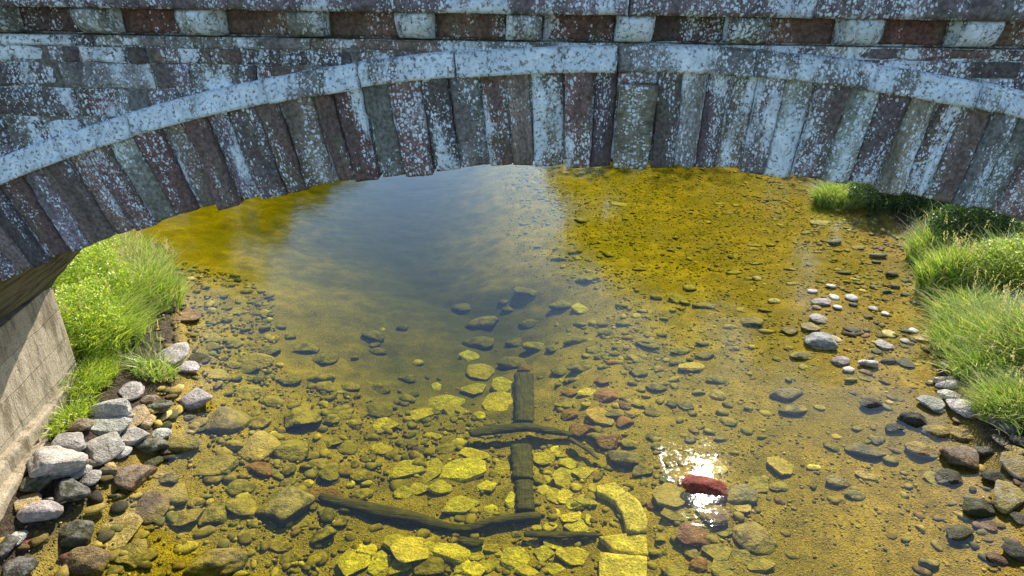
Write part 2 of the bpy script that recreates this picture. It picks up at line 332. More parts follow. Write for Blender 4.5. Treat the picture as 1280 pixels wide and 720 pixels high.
# voussoirs, left to right away from the keystone
LEFT = 'dark:.25 red:.3 olive:.7 brown:.45 red:.22 grey:.62 dark:.52 red:.5 green:.35 red:.36 red:.1 brown:.38 red:.2 dark:.16 purple:.38 red:.22 brown:.25 red:.2 green:.3 red:.18 red:.3 brown:.25 purple:.32 red:.15 dark:.2 brown:.25'.split()
RIGHT = 'dark:.3 grey:.6 purple:.45 olive:.55 purple:.55 green:.52 brown:.25 green:.58 dark:.25 olive:.4 red:.55 brown:.22 grey:.45 green:.35 red:.4 purple:.3 olive:.4 brown:.3'.split()
rv = random.Random(4)
def voussoir(a0, a1, key, i, kind='voussoir'):
    c, am = key.split(':'); q_ = rv.uniform(.75, 1.25); t = tuple(v*q_*rv.uniform(.95, 1.05) for v in TC[c])
    lo = RA + rv.uniform(-.016, .016); hi = RA + RT + .03; pr = rv.uniform(-.020, .034); tilt = rv.uniform(-.016, .016); ut = rv.uniform(-.012, .012)
    if kind == 'keystone': lo = RA - .012; hi = RA + RT - .075; pr = .05
    gap = 0.0065/RA; skew = rv.uniform(-.0011, .0011)
    def f(u, v):
        r = lo + (hi - lo)*(v + 1)/2; a = (a0 + gap) + (a1 - a0 - 2*gap)*(u + 1)/2 + skew*v
        return arc(a, r)
    curve = rv.uniform(.0, .010)
    return block(kind, f, YF, .30, 14, 34, t, float(am), lambda u, v: pr + tilt*v + ut*u + curve*(1 - u*u), .006, .010, i*1.37, swap=True, eth=.86)
AMAX = math.asin(HALF/RA)
a = 0.0; ka = 0.205/RA/2
ks = voussoir(-ka, ka, 'olive:.34', 900, 'keystone'); ks['label'] = 'wide projecting keystone at the crown of the arch'
block('keystone_cap', lambda u, v: arc(ka*.98*u, RA + RT - .035 + v*.036), YF, .25, 8, 4, TC['purple'], .35, lambda u, v: .035, .02, .008, 77.0)
for side, keys in ((-1, LEFT), (1, RIGHT)):
    a = ka; i = 0
    while a < AMAX:
        wdt = rv.choice([rv.uniform(.115, .14), rv.uniform(.14, .17), rv.uniform(.15, .185)]) if i < 30 else .21
        b = min(a + wdt/RA, AMAX + .004)
        key = keys[i] if i < len(keys) else rv.choice(keys)
        voussoir(a*side if side > 0 else -b, b if side > 0 else -a, key, (i + 1)*side + 40, 'voussoir'); a = b; i += 1
# hood stones over the ring
a = -AMAX - .03; i = 0
rv2 = random.Random(9)
while a < AMAX + .03:
    wdt = rv2.uniform(.45, .85); b = a + wdt/RA; x = XC + RA*math.sin((a + b)/2)
    am = 1.15 if rv2.random() < .7 else rv2.uniform(.65, .9)
    if 0.1 < x < .9: am = .5
    gp = rv2.uniform(.002, .006); dr = rv2.uniform(-.004, .004); hh = rv2.uniform(.063, .070); pp = rv2.uniform(.058, .072)
    def f(u, v, a=a, b=b): return arc(a + gp/RA + (b - a - 2*gp/RA)*(u + 1)/2, RA + RT + .063 + dr + v*hh)
    block('hood_stone', f, YF, .2, 22, 7, TC['pale'] if am > .8 else TC['grey'], am, lambda u, v: pp - .030*(v + 1)/2, .010, .014, i*2.11 + 300)
    a = b; i += 1
# corbel course: dentils and the stones between them
ZD0, ZD1 = 5.568, 5.712; P = 0.5845; rv3 = random.Random(21)
def rect(x0, x1, z0, z1, sk=0.0): return lambda u, v: ((x0 + x1)/2 + (x1 - x0)/2*u + sk*v, (z0 + z1)/2 + (z1 - z0)/2*v)
for k in range(-16, 18):
    xc = 0.45 + P*k; hw = rv3.uniform(.092, .104)
    am = rv3.choice([.45, .6, .75, .95]); tn = rv3.choice(['olive', 'green', 'grey'])
    def pf(u, v): t = (1 - v)/2; return .012 + .125*math.sqrt(max(0.0, 1 - t**2.2))*(1 - .12*u*u)
    block('dentil', rect(xc - hw, xc + hw, ZD0 + .004, ZD1, rv3.uniform(-.004, .004)), YF + .02, .15, 9, 10, TC[tn], am, pf, .022, .008, 500 + k*1.9)
    x0, x1 = xc + hw + .012, xc + P - hw - .012; c = rv3.choice(['red', 'red', 'dark', 'brown']); am = rv3.choice([-.1, .1, .3, .5])
    block('frieze_stone', rect(x0, x1, ZD0 + .008, ZD1, rv3.uniform(-.003, .003)), YF + .050, .12, 14, 8, [v*q for v, q in zip(TC[c], (.82, .66, .62))], am, lambda u, v: 0.0, .010, .007, 700 + k*2.3)
# cornice slabs and parapet
rvc = random.Random(2); x = -13.6
acc = ([], [], [], [])
while x < 14.4:
    L = rvc.uniform(.9, 1.7)
    block('cornice', rect(x + .003, x + L - .003, ZD1 + .004, ZD1 + .15), YF, .5, 46, 8, TC['purple'], rvc.uniform(.5, .62), lambda u, v: .15, .018, .008, 1000 + x, acc=acc); x += L
mesh_np('cornice', np.array(acc[0]) - np.array(BL), acc[1], STONE, bridge, True, acc[2], acc[3])
acc = ([], [], [], []); x = -13.5
while x < 14.3:
    L = rvc.uniform(.5, 1.0)
    for zz in (5.866, 6.21):
        block('parapet', rect(x + .004, x + L - .004, zz, zz + .335), YF + .01, .34, 5, 4, TC[rvc.choice(['red', 'brown', 'grey'])], rvc.uniform(.3, .6), None, .02, .01, 1300 + x + zz, acc=acc)
        block('parapet', rect(x + .004, x + L - .004, zz, zz + .335), YB - .36, .34, 3, 3, TC['brown'], .4, None, .02, .01, 1400 + x + zz, acc=acc)
    x += L
mesh_np('parapet', np.array(acc[0]) - np.array(BL), acc[1], STONE, bridge, True, acc[2], acc[3])
# spandrel rubble, course by course, cut by the hood
acc = ([], [], [], []); rs = random.Random(5)
def zcut(x):
    t = (RA + RT + .05)**2 - (x - XC)**2
    return ZC + math.sqrt(t) if t > 0 else -9
z1 = ZD0 - .002; ci = 0
while z1 > 0.4:
    hgt = (.062 if ci == 0 else rs.choice([rs.uniform(.075, .11), rs.uniform(.13, .19)])) if z1 > 4.0 else rs.uniform(.26, .34); z0 = z1 - hgt; x = -13.6 + rs.uniform(0, .3)
    while x < 14.4:
        L = rs.choice([rs.uniform(.12, .25), rs.uniform(.25, .65)]) if ci else rs.uniform(.4, .9)
        zl = [max(z0 + .006, zcut(x + L*t)) for t in (0, .33, .67, 1)]
        if abs(x + L/2 - XC) < HALF + .5 and z1 < ZS + .6: zl = [9]*4
        if min(zl) < z1 - .02:
            xa, xb = x + .007, x + L - .007
            def f(u, v, xa=xa, xb=xb, z0=z0, z1=z1):
                xx = (xa + xb)/2 + (xb - xa)/2*u; wv = .011*noise3(xx*4.5, z0*9, 2.2); wt = .011*noise3(xx*4.5, z1*9, 2.2); hi = z1 - .003 + (wt if z1 < 5.5 else 0); lo = min(max(z0 + .003 + wv, zcut(xx)), hi - .012); return xx + .012*v*noise3(xa*7, z0*5), lo + (hi - lo)*(v + 1)/2
            t = TC[rs.choice(['red', 'brown', 'purple', 'grey', 'dark', 'dark'])]
            near_ = -5 < x < 5
            block('s', f, YF + .012, .15, 9 if near_ else 3, 6 if near_ else 3, t, rs.choice([.35, .5, .62, .75]), lambda u, v, p=rs.uniform(-.012, .008): p, .010, .015, 2000 + x*3 + z0, acc=acc)
        x += L
    z1 = z0; ci += 1
# mortar backing, both faces
def face_sheet(y, flip):
    xs = np.unique(np.concatenate([np.linspace(-13.6, 14.4, 60), np.linspace(XC - HALF, XC + HALF, 90)]))
    V = []; 
    for x in xs:
        if abs(x - XC) <= HALF: lo = ZC + math.sqrt((RA + .02)**2 - (x - XC)**2)
        else: lo = -.3
        V += [(x, y, lo), (x, y, ZD1 + .05 if flip else ZD0 - .004)]
    Fc = [(2*i, 2*i + 2, 2*i + 3, 2*i + 1) for i in range(len(xs) - 1)]
    return V, [f[::-1] for f in Fc] if flip else Fc
for y, fl in ((YF + .026, False), (YB, True)):
    V, Fc = face_sheet(y, fl); b = len(acc[0]); acc[0].extend(V); acc[1].extend([tuple(b + i for i in f) for f in Fc])
    acc[2].extend([(.30, .29, .25, .55)]*len(V)); acc[3].extend([(v[0], v[1], v[2]) for v in V])
b = len(acc[0]); acc[0].extend([(-13.6, YF + .10, ZD0 - .01), (14.4, YF + .10, ZD0 - .01), (14.4, YF + .10, ZD1 + .05), (-13.6, YF + .10, ZD1 + .05)]); acc[1].append((b, b + 1, b + 2, b + 3))
b = len(acc[0]); acc[0].extend([(-13.6, YF + .026, ZD0 - .004), (14.4, YF + .026, ZD0 - .004), (14.4, YF + .10, ZD0 - .002), (-13.6, YF + .10, ZD0 - .002)]); acc[1].append((b, b + 1, b + 2, b + 3))
acc[2].extend([(.30, .30, .25, .5)]*8); acc[3].extend(acc[0][-8:])
mesh_np('spandrel_wall', np.array(acc[0]) - np.array(BL), acc[1], STONE, bridge, False, acc[2], acc[3])
# vault
V = []; S = []; na, nyv = 420, 60
for i in range(na + 1):
    a = -AMAX + 2*AMAX*i/na
    for j in range(nyv + 1):
        y = YF + .05 + (YB - YF - .05)*j/nyv
        s = a*RA; q = (s/.19); fr = abs((q % 1) - .5)*2; k = -.022*max(0, fr - .8)/.2
        r = RA + .012 - k + .012*noise3(s*5, y*3) + .010*noise3(math.floor(q)*3.1, math.floor(y/.6 + .5*(math.floor(q) % 2))*1.7, 3)
        x, z = arc(a, r); V.append((x, y, z)); S.append((s, y, 0))
W = nyv + 1
Fc = [(i*W + j, i*W + j + 1, (i + 1)*W + j + 1, (i + 1)*W + j) for i in range(na) for j in range(nyv)]
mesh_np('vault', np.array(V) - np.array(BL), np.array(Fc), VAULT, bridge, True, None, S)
# abutments (solid blocks with a footing) and road
def solid(name, pts, z0, z1, mat, uvax=0, bev=.015, dz=None):
    bm = bmesh.new(); lo = [bm.verts.new((p[0], p[1], z0)) for p in pts]; hi = [bm.verts.new((p[0], p[1], z1)) for p in pts]
    n = len(pts); bm.faces.new(lo[::-1]); bm.faces.new(hi)
    for i in range(n): bm.faces.new((lo[i], lo[(i + 1) % n], hi[(i + 1) % n], hi[i]))
    bmesh.ops.recalc_face_normals(bm, faces=bm.faces)
    bmesh.ops.bevel(bm, geom=bm.edges[:], offset=bev, segments=2, affect='EDGES', profile=.6)
    bmesh.ops.triangulate(bm, faces=[f for f in bm.faces if len(f.verts) > 4])
    V = [tuple(v.co) for v in bm.verts]; Fc = [[v.index for v in f.verts] for f in bm.faces]; bm.free()
    S = [(v[1] if uvax == 0 else v[0] + v[1], v[2] + v[0]*.05, v[0]) for v in V]
    return mesh_np(name, np.array(V) - np.array(BL), Fc, mat, bridge, False, [(.3, .27, .2, .2)]*len(V), S)
XW = XC - HALF
solid('abutment', [(XW - 1.2, YF + .08), (XW + .55, YF + .08), (XW - .02, YB + .02), (XW - 1.2, YB + .02)], -.5, ZS + .02, ABUT)
solid('footing', [(XW - .6, YF + .12), (XW + .86, YF + .12), (XW + .44, 5.7), (XW + .08, YB - .12), (XW - .6, YB - .1)], -.5, .62, ABUT, bev=.03)
solid('footing', [(XW - .6, YF + .14), (XW + 1.0, YF + .14), (XW + .57, 5.7), (XW + .2, YB - .3), (XW - .6, YB - .2)], -.5, .44, ABUT, bev=.03)
solid('abutment', [(XC + HALF, YF + .08), (XC + HALF + 1.2, YF + .08), (XC + HALF + 1.2, YB + .02), (XC + HALF, YB + .02)], -.5, ZS + .02, ABUT)
solid('roadway', [(-13.6, YF + .55), (14.4, YF + .55), (14.4, YB - .4), (-13.6, YB - .4)], 5.3, 5.74, ABUT, 1)
# ------------------------------------------------------------------ rocks
ROCK = mat_rock(); SLABM = mat_rock()
def ico(sub):
    bm = bmesh.new(); bmesh.ops.create_icosphere(bm, subdivisions=sub, radius=1.0)
    V = np.array([v.co[:] for v in bm.verts]); Fc = np.array([[v.index for v in f.verts] for f in bm.faces]); bm.free(); return V, Fc
IV, IF = ico(4); LV, LF = ico(1); MV, MF = ico(2)
def rock_mesh(seed, kind, V0=IV, F0=IF):
    rg = np.random.default_rng(seed)
    npl = {'a': 10, 'f': 8, 'r': 14}[kind]
    N = rg.normal(size=(npl, 3)); N /= np.linalg.norm(N, axis=1)[:, None]
    D = rg.uniform(.50, .92, npl) if kind != 'r' else rg.uniform(.68, .98, npl)
    if kind == 'f':
        N[0] = (rg.uniform(-.08, .08), rg.uniform(-.08, .08), 1); D[0] = .62
        N[1:, 2] *= .22; N[1:] = np.stack([np.cos(np.arange(7)*.9 + rg.uniform(-.3, .3, 7)), np.sin(np.arange(7)*.9 + rg.uniform(-.3, .3, 7)), N[1:, 2]], 1); N /= np.linalg.norm(N, axis=1)[:, None]
    dt = V0 @ N.T; rr = np.where(dt > 1e-3, D[None]/np.maximum(dt, 1e-3), 9.0)
    p = {'a': 70, 'f': 160, 'r': 16}[kind]
    r = (np.sum(rr**(-p), 1) + 1)**(-1/p)
    V = V0*r[:, None]
    nf = np.array([.07*noise3(*(v*1.7 + seed)) + .055*noise3(*(v*4.1 + seed)) + .034*abs(noise3(*(v*8 + seed))) + .014*noise3(*(v*17 + seed)) for v in V0])
    if kind == 'f': nf = nf*.5
    return V*(1 + nf)[:, None]
VAR = {}
for k, cnt in (('a', 14), ('f', 12), ('r', 12)):
    for i in range(cnt):
        V = rock_mesh(100*ord(k) + i, k)
        lo, hi = V.min(0), V.max(0); V = (V - (lo + hi)/2)/(hi - lo)*2
        me = bpy.data.meshes.new('rock'); me.vertices.add(len(V)); me.vertices.foreach_set('co', V.astype(np.float32).ravel())
        me.loops.add(IF.size); me.loops.foreach_set('vertex_index', IF.ravel().astype(np.int32)); me.polygons.add(len(IF)); me.polygons.foreach_set('loop_start', np.arange(len(IF), dtype=np.int32)*3)
        me.update(calc_edges=True); me.polygons.foreach_set('use_smooth', [True]*len(IF)); me.materials.append(ROCK); VAR.setdefault(k, []).append(me)
COL = {'p': (0.47, 0.44, 0.39), 'w': (0.43, 0.415, 0.38), 'k': (0.062, 0.058, 0.038), 'r': (0.20, 0.046, 0.028), 'o': (0.28, 0.215, 0.055), 'y': (0.58, 0.475, 0.19),
       'b': (0.19, 0.12, 0.055), 'g': (0.11, 0.115, 0.058), 'm': (0.07, 0.07, 0.026), 't': (0.50, 0.35, 0.15)}
CW = {'p': 'pale', 'w': 'whitish', 'k': 'blackish', 'r': 'reddish', 'o': 'olive', 'y': 'yellow', 'b': 'brown', 'g': 'grey-green', 'm': 'mossy', 't': 'tan'}
ROCKS = []
rr = random.Random(33)
def place(px, py, w, h, c, s, zone, label=None):
    SPEC.append((w*h, px, py, w, h, c, s, zone, label))
SPEC = []; SMALL = []
def build(px, py, w, h, c, s, zone, label, own):
    p = at_ground(px, py); k = px_per_m(p); W = w/k; Hm = h/k
    if c == 'm' and s == 'r': s = 'a'
    d = ray(px, py); sn = -d.z/d.length; cs = math.sqrt(1 - sn*sn)
    H = {'a': .55, 'r': .46, 'f': .20}[s]*min(W, Hm*2.2)
    if zone != 'in the dry rock pile': H *= .74
    if zone in ('along the right bank', 'on the right gravel') and c == 'k': W *= .86
    L = min(max((Hm - H*cs*.6)/sn, .55*W), 1.5*W)
    sink = {'a': .20, 'r': .18, 'f': .34}[s]*H
    if c == 'y': sink = .12*H
    q = at_ground(px, py, H/2 - sink); q.z = height(q.x, q.y) + H/2 - sink
    if s == 'f' and 'pile' in zone and zone[:8] == 'in water': q.z = min(q.z, -.035 - H/2)
    if q.z < -.04 and zone != 'in the dry rock pile': q.z -= H*(.20 if s != 'f' else 0)
    if c == 'y': W *= 1.16; L *= 1.2
    rot = (rr.uniform(-.13, .13), rr.uniform(-.13, .13), rr.choice([0, math.pi]) + rr.uniform(-.35, .35)); f = 1.08
    v = rr.uniform(.75, 1.25); col = [min(.8, x*v*rr.uniform(.94, 1.06)) for x in COL[c]]
    if not own: SMALL.append((q, (W/2*f, L/2*f, H/2), rot[2], col)); return
    o = bpy.data.objects.new('rock', rr.choice(VAR[s])); C.objects.link(o)
    o.location = q; o.rotation_euler = rot; o.scale = (W/2*f, L/2*f, H/2*1.05); o.color = (*col, .28 if c == 'y' else .4 if c in 'tr' else .65 if c == 'k' else 1)
    o.name = {'f': 'flat_stone'}.get(s, 'boulder' if w > 34 else 'cobble')
    ROCKS.append(dict(o=o, px=px, py=py, w=w, c=c, s=s, zone=zone, label=label))
def load(txt, zone, x0, y0, k):
    for e in txt.strip().replace('\n', ';').split(';'):
        e = e.strip()
        if not e: continue
        t = e.split('|'); v = t[0].split()
        place(x0 + float(v[0])/k, y0 + float(v[1])/k, float(v[2])/k, float(v[3])/k, v[4], v[5], zone, t[1].strip() if len(t) > 1 else None)
K3 = 2.977
load('''410 95 130 74 p a|pale angular boulder topmost in the dry pile below the grass; 466 118 60 50 p a; 395 157 165 75 p f|broad cracked pale slab across the upper part of the dry rock pile
500 130 90 80 t f|tan slab leaning at the right of the dry pile's top; 255 218 120 95 w a|whitish lichened boulder against the abutment footing; 385 240 118 118 p a|big square pale block in the middle of the dry pile
495 192 115 62 p f; 455 252 54 52 p r; 205 305 195 140 p a|largest pale boulder of the dry pile, long sloping top; 295 326 62 56 p a; 335 352 74 58 w r; 400 325 70 40 b a; 262 410 125 92 k a|black-faced block standing low in the dry pile
98 440 105 60 t f|pinkish flat stone beside the foot of the abutment; 150 478 145 76 p a|pale grey boulder lowest on the dry bank; 185 432 52 28 w r; 300 155 80 60 b a; 490 25 80 90 p a; 560 60 70 44 b r; 545 140 50 50 t a
130 370 90 70 m a; 440 150 44 36 b a; 340 290 60 40 b a''', 'in the dry rock pile', 0, 480, K3)
load('''725 58 142 88 p a|pale-topped boulder with a black side, standing alone in the water; 600 186 62 42 p a; 492 345 140 105 b a|brown wedge-shaped boulder poking out beside the dry pile; 565 296 62 52 m r; 340 450 135 76 y f; 402 474 92 44 y f; 485 466 62 84 o f
405 545 165 110 y f|largest bright yellow flat stone near the left corner; 270 558 135 92 m a; 318 655 155 95 b a|brown boulder at the picture's foot beside the corner; 560 452 124 112 b r|knobbly brown boulder breaking the surface beside dry pile; 650 412 112 70 o r; 682 504 135 62 b f|long reddish brown stone lying before the yellow slab
795 484 104 92 m r; 900 450 115 74 o r; 680 222 124 72 o r; 555 232 124 62 m a; 148 640 112 54 p f; 500 625 112 100 m r; 690 160 92 70 o f; 618 250 60 34 b r; 740 140 60 42 o r; 600 330 80 40 o f; 630 350 66 44 m r; 220 500 80 40 o f;
590 90 110 50 m a; 470 290 60 34 o f; 520 400 80 40 b f; 730 440 60 44 o r; 430 420 60 30 o r; 210 590 70 50 o f; 640 265 70 30 o f''', 'in water by the dry pile', 0, 480, K3)
load('''96 592 52 110 r f|red-brown slab on edge in the left bottom corner; 64 570 50 90 w a; 22 600 80 90 k a|dark shaded boulder cut by the picture's left edge; 60 690 140 90 k r|dark bluish boulder filling the left bottom corner''', 'in the left bottom corner', 0, 480, K3)
load('''850 125 165 120 o a|large olive boulder with a black undercut side; 962 142 84 60 b r; 870 222 84 42 o r; 965 230 135 115 t r|orange-brown boulder left of the big mossy boulder; 970 312 112 54 r r; 1060 440 205 165 m a|biggest dark mossy boulder breaking the surface
1120 130 130 100 m r; 1080 236 124 92 m r; 790 312 180 74 o f; 880 382 84 62 g r; 800 655 220 120 b r|big dark brown boulder sunk at the picture's foot; 1200 420 144 56 r f; 1010 60 90 50 o r; 920 30 100 60 o r; 1110 510 90 50 o f; 1180 300 90 60 o r; 1200 560 100 60 m r; 1040 600 90 50 b f; 930 560 80 40 o f; 1240 220 60 44 m r''', 'around the biggest mossy boulder', 0, 480, K3)
load('''650 605 104 84 w a|white block at the water's edge under the grass tuft; 690 655 90 60 p a; 690 462 115 64 b f; 770 545 110 44 b f; 860 560 90 36 o f; 950 622 124 62 t r; 1000 588 80 44 k r; 930 655 90 42 k f; 1210 612 92 62 k r; 1140 580 90 40 m r; 1080 700 80 40 k r; 740 620 70 60 m a; 790 575 60 34 k r
800 680 110 44 o f; 1190 690 110 50 o r; 860 640 70 34 b r; 880 445 90 22 o f; 830 385 50 18 m f; 1040 500 60 22 m r''', 'in deep water past the grass', 0, 240, K3)
KS = 2.4
load('''500 300 44 20 y f; 500 450 50 34 y f; 360 455 60 32 y f; 300 460 56 30 y f; 250 470 50 30 y f; 510 520 40 30 y f; 340 300 50 24 y f; 480 240 44 26 y f; 420 320 50 22 y f; 480 107 66 40 y f|bright pentagonal pale stone above the timber line; 447 60 50 30 y f; 347 150 32 32 y f; 460 160 62 36 y f; 380 202 92 40 y f|long pale stone lying aslant left of the upper timber; 406 225 76 40 t f; 300 237 62 42 y f; 540 202 88 64 y f|broad pale stone touching the left of the upper timber
195 270 66 40 y f; 185 340 56 32 y f; 262 402 92 46 y f; 330 405 60 60 y f; 425 405 118 62 y f|largest pale paving stone left of the middle timbers; 545 402 42 60 y f; 465 356 78 26 y f; 420 508 98 48 y f; 550 150 62 40 y f; 580 495 40 42 y f''', 'left of the timber line', 400, 420, KS)
load('''690 430 34 30 y f; 668 455 34 36 y f; 770 455 36 30 y f; 760 505 44 28 y f; 700 530 44 26 y f; 690 575 44 26 y f; 785 590 50 26 y f; 720 355 34 24 y f; 670 367 56 36 y f; 747 382 52 36 y f; 740 427 70 50 y f; 788 412 56 32 y f; 702 480 40 70 y f; 736 480 36 40 y f; 770 570 62 40 y f; 750 545 56 22 y f; 820 457 32 38 y f; 795 497 60 26 y f; 806 550 26 40 y f; 705 340 28 24 y f; 800 168 46 28 y f; 840 242 72 60 t f''', 'between timber line and kerb', 400, 420, KS)
load('''140 640 50 36 y f; 330 640 60 36 y f; 430 690 50 30 y f; 500 690 60 34 y f; 620 705 60 30 y f; 700 700 60 36 y f; 240 690 60 44 y f; 545 650 40 28 y f; 700 625 50 26 y f; 640 620 46 24 y f; 235 620 78 42 y f; 270 642 92 70 y f; 105 676 78 76 y f; 180 682 52 80 y f; 395 650 92 50 y f; 465 650 56 40 y f; 585 670 72 62 y f|squarish pale stone under the long curved log; 755 660 80 50 y f; 670 655 52 40 y f; 460 702 60 40 y f; 540 690 40 40 o r; 330 692 84 74 k a|black boulder at the picture's foot below the curved log; 650 575 32 20 y f; 520 640 60 30 o f; 350 600 50 30 o f''', 'below the wavy log', 400, 420, KS)
load('''180 220 70 50 k r; 305 345 72 36 k r; 380 335 62 42 g r; 80 335 62 42 k r; 120 415 84 52 b r; 260 128 52 24 k r; 180 155 62 36 m r; 70 236 50 36 g r; 30 410 60 50 k r; 130 470 60 40 m r; 240 320 40 26 m r; 30 250 60 40 m r; 215 300 50 20 o f; 20 150 70 40 o r; 90 150 60 34 b r''', 'left of the paving stones', 400, 420, KS)
load('''748 170 46 32 r a; 846 135 46 32 r a; 858 175 72 50 r a|largest dark red cobble of the cluster above the crossbeam; 755 232 62 40 r a; 915 200 36 36 r a; 915 256 52 40 r a; 790 280 84 52 r a; 870 312 84 56 r a; 920 366 112 62 k a; 965 402 64 42 k a; 735 205 62 32 o f; 780 92 72 46 k a; 720 100 52 40 k r; 895 76 42 22 k r; 945 66 52 32 g r; 985 20 66 36 k r; 820 40 42 30 k r; 1000 226 52 32 k r; 950 200 44 30 g r; 1010 150 60 36 k r; 965 110 44 26 g r; 700 36 44 28 k r
575 82 84 50 k a; 620 95 56 34 r a; 880 232 50 30 k r; 830 300 60 36 k a; 1000 300 44 30 k r; 1015 330 44 30 k r; 930 320 50 32 g r; 800 205 40 24 o r; 760 130 40 22 m r; 980 180 34 22 b r; 940 140 40 22 m r; 850 90 40 24 m r''', 'in the red cobble bar', 400, 420, KS)
KR = 3.273
load('''590 356 168 104 r a|bright red angular boulder standing below the white riffle; 735 386 134 84 g r|rounded grey-green boulder right of the red boulder; 806 346 84 62 o f; 632 275 84 62 y f; 450 392 134 110 o f|olive squarish slab left of the red boulder; 540 548 142 104 r a|dull red and olive boulder second below the riffle; 632 466 112 92 b r; 570 676 84 62 r a|small dark red rock at the picture's foot; 640 622 112 72 g f; 415 566 58 52 m r; 395 622 60 44 m r; 480 472 124 62 g f; 676 542 92 42 g f; 800 555 172 132 b r|broad dark brown sunken boulder right of the red rocks
902 266 104 92 t f|pale orange slab alone on the gravel right of the riffle; 900 352 62 42 g r; 470 700 112 62 g f; 665 692 84 70 g f; 745 645 80 56 g f; 540 622 62 52 b r; 385 425 54 46 r r; 330 410 60 44 o r; 440 325 60 50 k a; 820 680 110 50 o f; 745 440 60 40 y f; 715 215 50 30 o r; 610 130 60 30 g r; 690 85 66 46 b r; 660 160 70 30 g f; 830 150 50 24 g r''', 'around the red boulders', 700, 500, KR)
load('''400 32 144 48 k r|long near-black stone lying flat in the right shallows; 425 92 112 46 g r; 710 74 92 48 k a; 692 247 156 58 k r|longest near-black stone below the shallows' middle; 730 206 62 40 k r; 565 236 62 32 k r; 590 360 92 50 g r; 652 412 72 42 g r; 697 341 84 32 t f; 140 38 60 40 o r; 155 105 60 30 m r; 185 140 64 36 k r; 255 88 50 24 k r; 110 175 54 30 m r; 150 205 64 26 k r; 580 195 40 30 t f; 660 165 44 26 g r; 70 30 60 30 g r; 20 75 60 44 k r; 520 85 50 24 o f; 800 165 72 34 m a; 940 350 60 40 o f; 500 310 60 16 y f; 360 380 56 36 g r''', 'on the right gravel', 850, 480, K3)
load('''865 132 114 52 k a; 940 76 92 58 p r|pale boulder by the right bank beside a round one; 1055 88 84 84 w r|round whitish boulder at the foot of the right grass; 1005 42 82 42 p r; 1005 6 84 40 p a; 1220 142 114 84 k a|black boulder streaked white under the right grass; 1125 246 84 44 k r; 1060 272 134 92 b a|brown peaked rock against the right bank; 1255 306 90 84 o r; 1228 422 112 112 o a|large rounded rock cut by the picture's right edge; 1105 462 124 72 m a; 1000 346 84 60 m a; 1040 556 114 60 m a; 1245 622 114 74 k a|dark rock in the right bottom corner; 955 176 84 50 o r; 1060 188 104 50 o f; 1165 346 84 52 k a; 960 97 54 30 w r; 1110 95 44 44 w r; 1260 205 60 46 k r; 900 245 110 60 o r; 960 498 44 28 b r; 930 668 80 40 m a; 1260 500 50 50 k r; 1180 650 70 40 b r; 1150 530 70 40 b f; 1200 210 60 40 b f; 1085 120 60 26 b r; 1250 250 60 40 o r; 1040 130 60 30 b f''', 'along the right bank', 850, 480, K3)
load('''520 552 106 68 w a|biggest white rock of the right shallows; 350 401 58 30 p r; 525 409 68 30 w r; 577 392 38 28 w r; 641 393 50 30 w r; 565 352 50 22 w r; 492 369 42 22 p r; 588 429 42 22 p r; 722 436 40 26 w r; 765 454 38 22 w r; 515 470 62 38 p r; 485 502 62 38 o r; 865 513 42 26 w r; 838 556 38 24 p r; 760 568 58 38 p r; 600 629 64 36 p r; 700 639 74 36 p a; 775 629 62 30 k a; 840 637 64 36 k f; 640 513 62 26 k f; 580 545 50 30 p f; 645 418 40 20 k r; 505 430 44 20 o r; 405 580 40 24 k r; 630 660 50 26 p r; 640 700 60 24 o r; 700 465 36 18 k r''', 'among the white shallow stones', 850, 240, K3)
load('''1020 570 58 34 w r|white stone at the bank below the broad grass; 975 606 84 40 o f; 995 702 84 34 p a; 1010 655 104 60 k a; 940 580 50 30 o r; 905 546 64 30 t f; 960 640 50 26 b r; 870 225 40 26 w r; 850 380 50 20 m f; 930 440 50 22 o f; 1130 550 40 30 p r''', 'along the right bank', 850, 240, K3)
load('''285 320 44 22 p r; 40 355 54 30 k r; 200 297 66 18 k f; 575 186 54 26 m r; 738 236 64 24 m r; 788 305 54 26 m r; 665 206 64 18 m f; 525 117 84 24 g f; 730 260 34 18 m r; 800 350 42 24 m r; 770 371 40 18 m r; 275 198 60 22 k f; 470 150 50 14 m r; 410 285 50 14 k r; 610 300 50 18 k r; 340 195 40 16 k r; 150 45 50 12 k f; 210 50 40 12 k f; 180 78 50 12 k f; 700 318 50 14 m f; 280 265 40 14 k r''', 'on the far golden shallows', 850, 240, K3)
load('''95 607 74 32 k r; 85 560 64 28 k r; 272 480 86 54 k a; 410 516 64 34 k r; 40 650 84 30 y f; 140 697 84 32 k r; 455 606 84 30 g r; 775 526 54 26 y f; 320 515 60 24 o r; 90 420 80 28 k r; 20 410 50 24 k r; 320 440 60 22 k r; 190 500 60 24 o r; 420 340 60 18 k f; 200 580 50 20 k r''', 'left of the white stones', 850, 240, K3)
load('''440 428 74 38 k r; 110 530 84 42 k r; 125 590 64 40 k r; 515 486 124 62 b a; 500 556 114 60 k r; 635 556 64 42 k r; 800 246 70 24 m r; 680 366 96 32 k r; 810 416 92 42 k r; 880 431 54 40 y f; 905 321 90 30 k r; 862 220 64 22 k r; 985 232 52 20 k r; 690 486 80 40 k r; 610 436 60 30 k r; 215 505 60 30 m r; 590 408 50 24 k r; 880 105 60 22 k r; 1030 45 90 20 o f''', 'in the stream middle', 430, 240, K3)
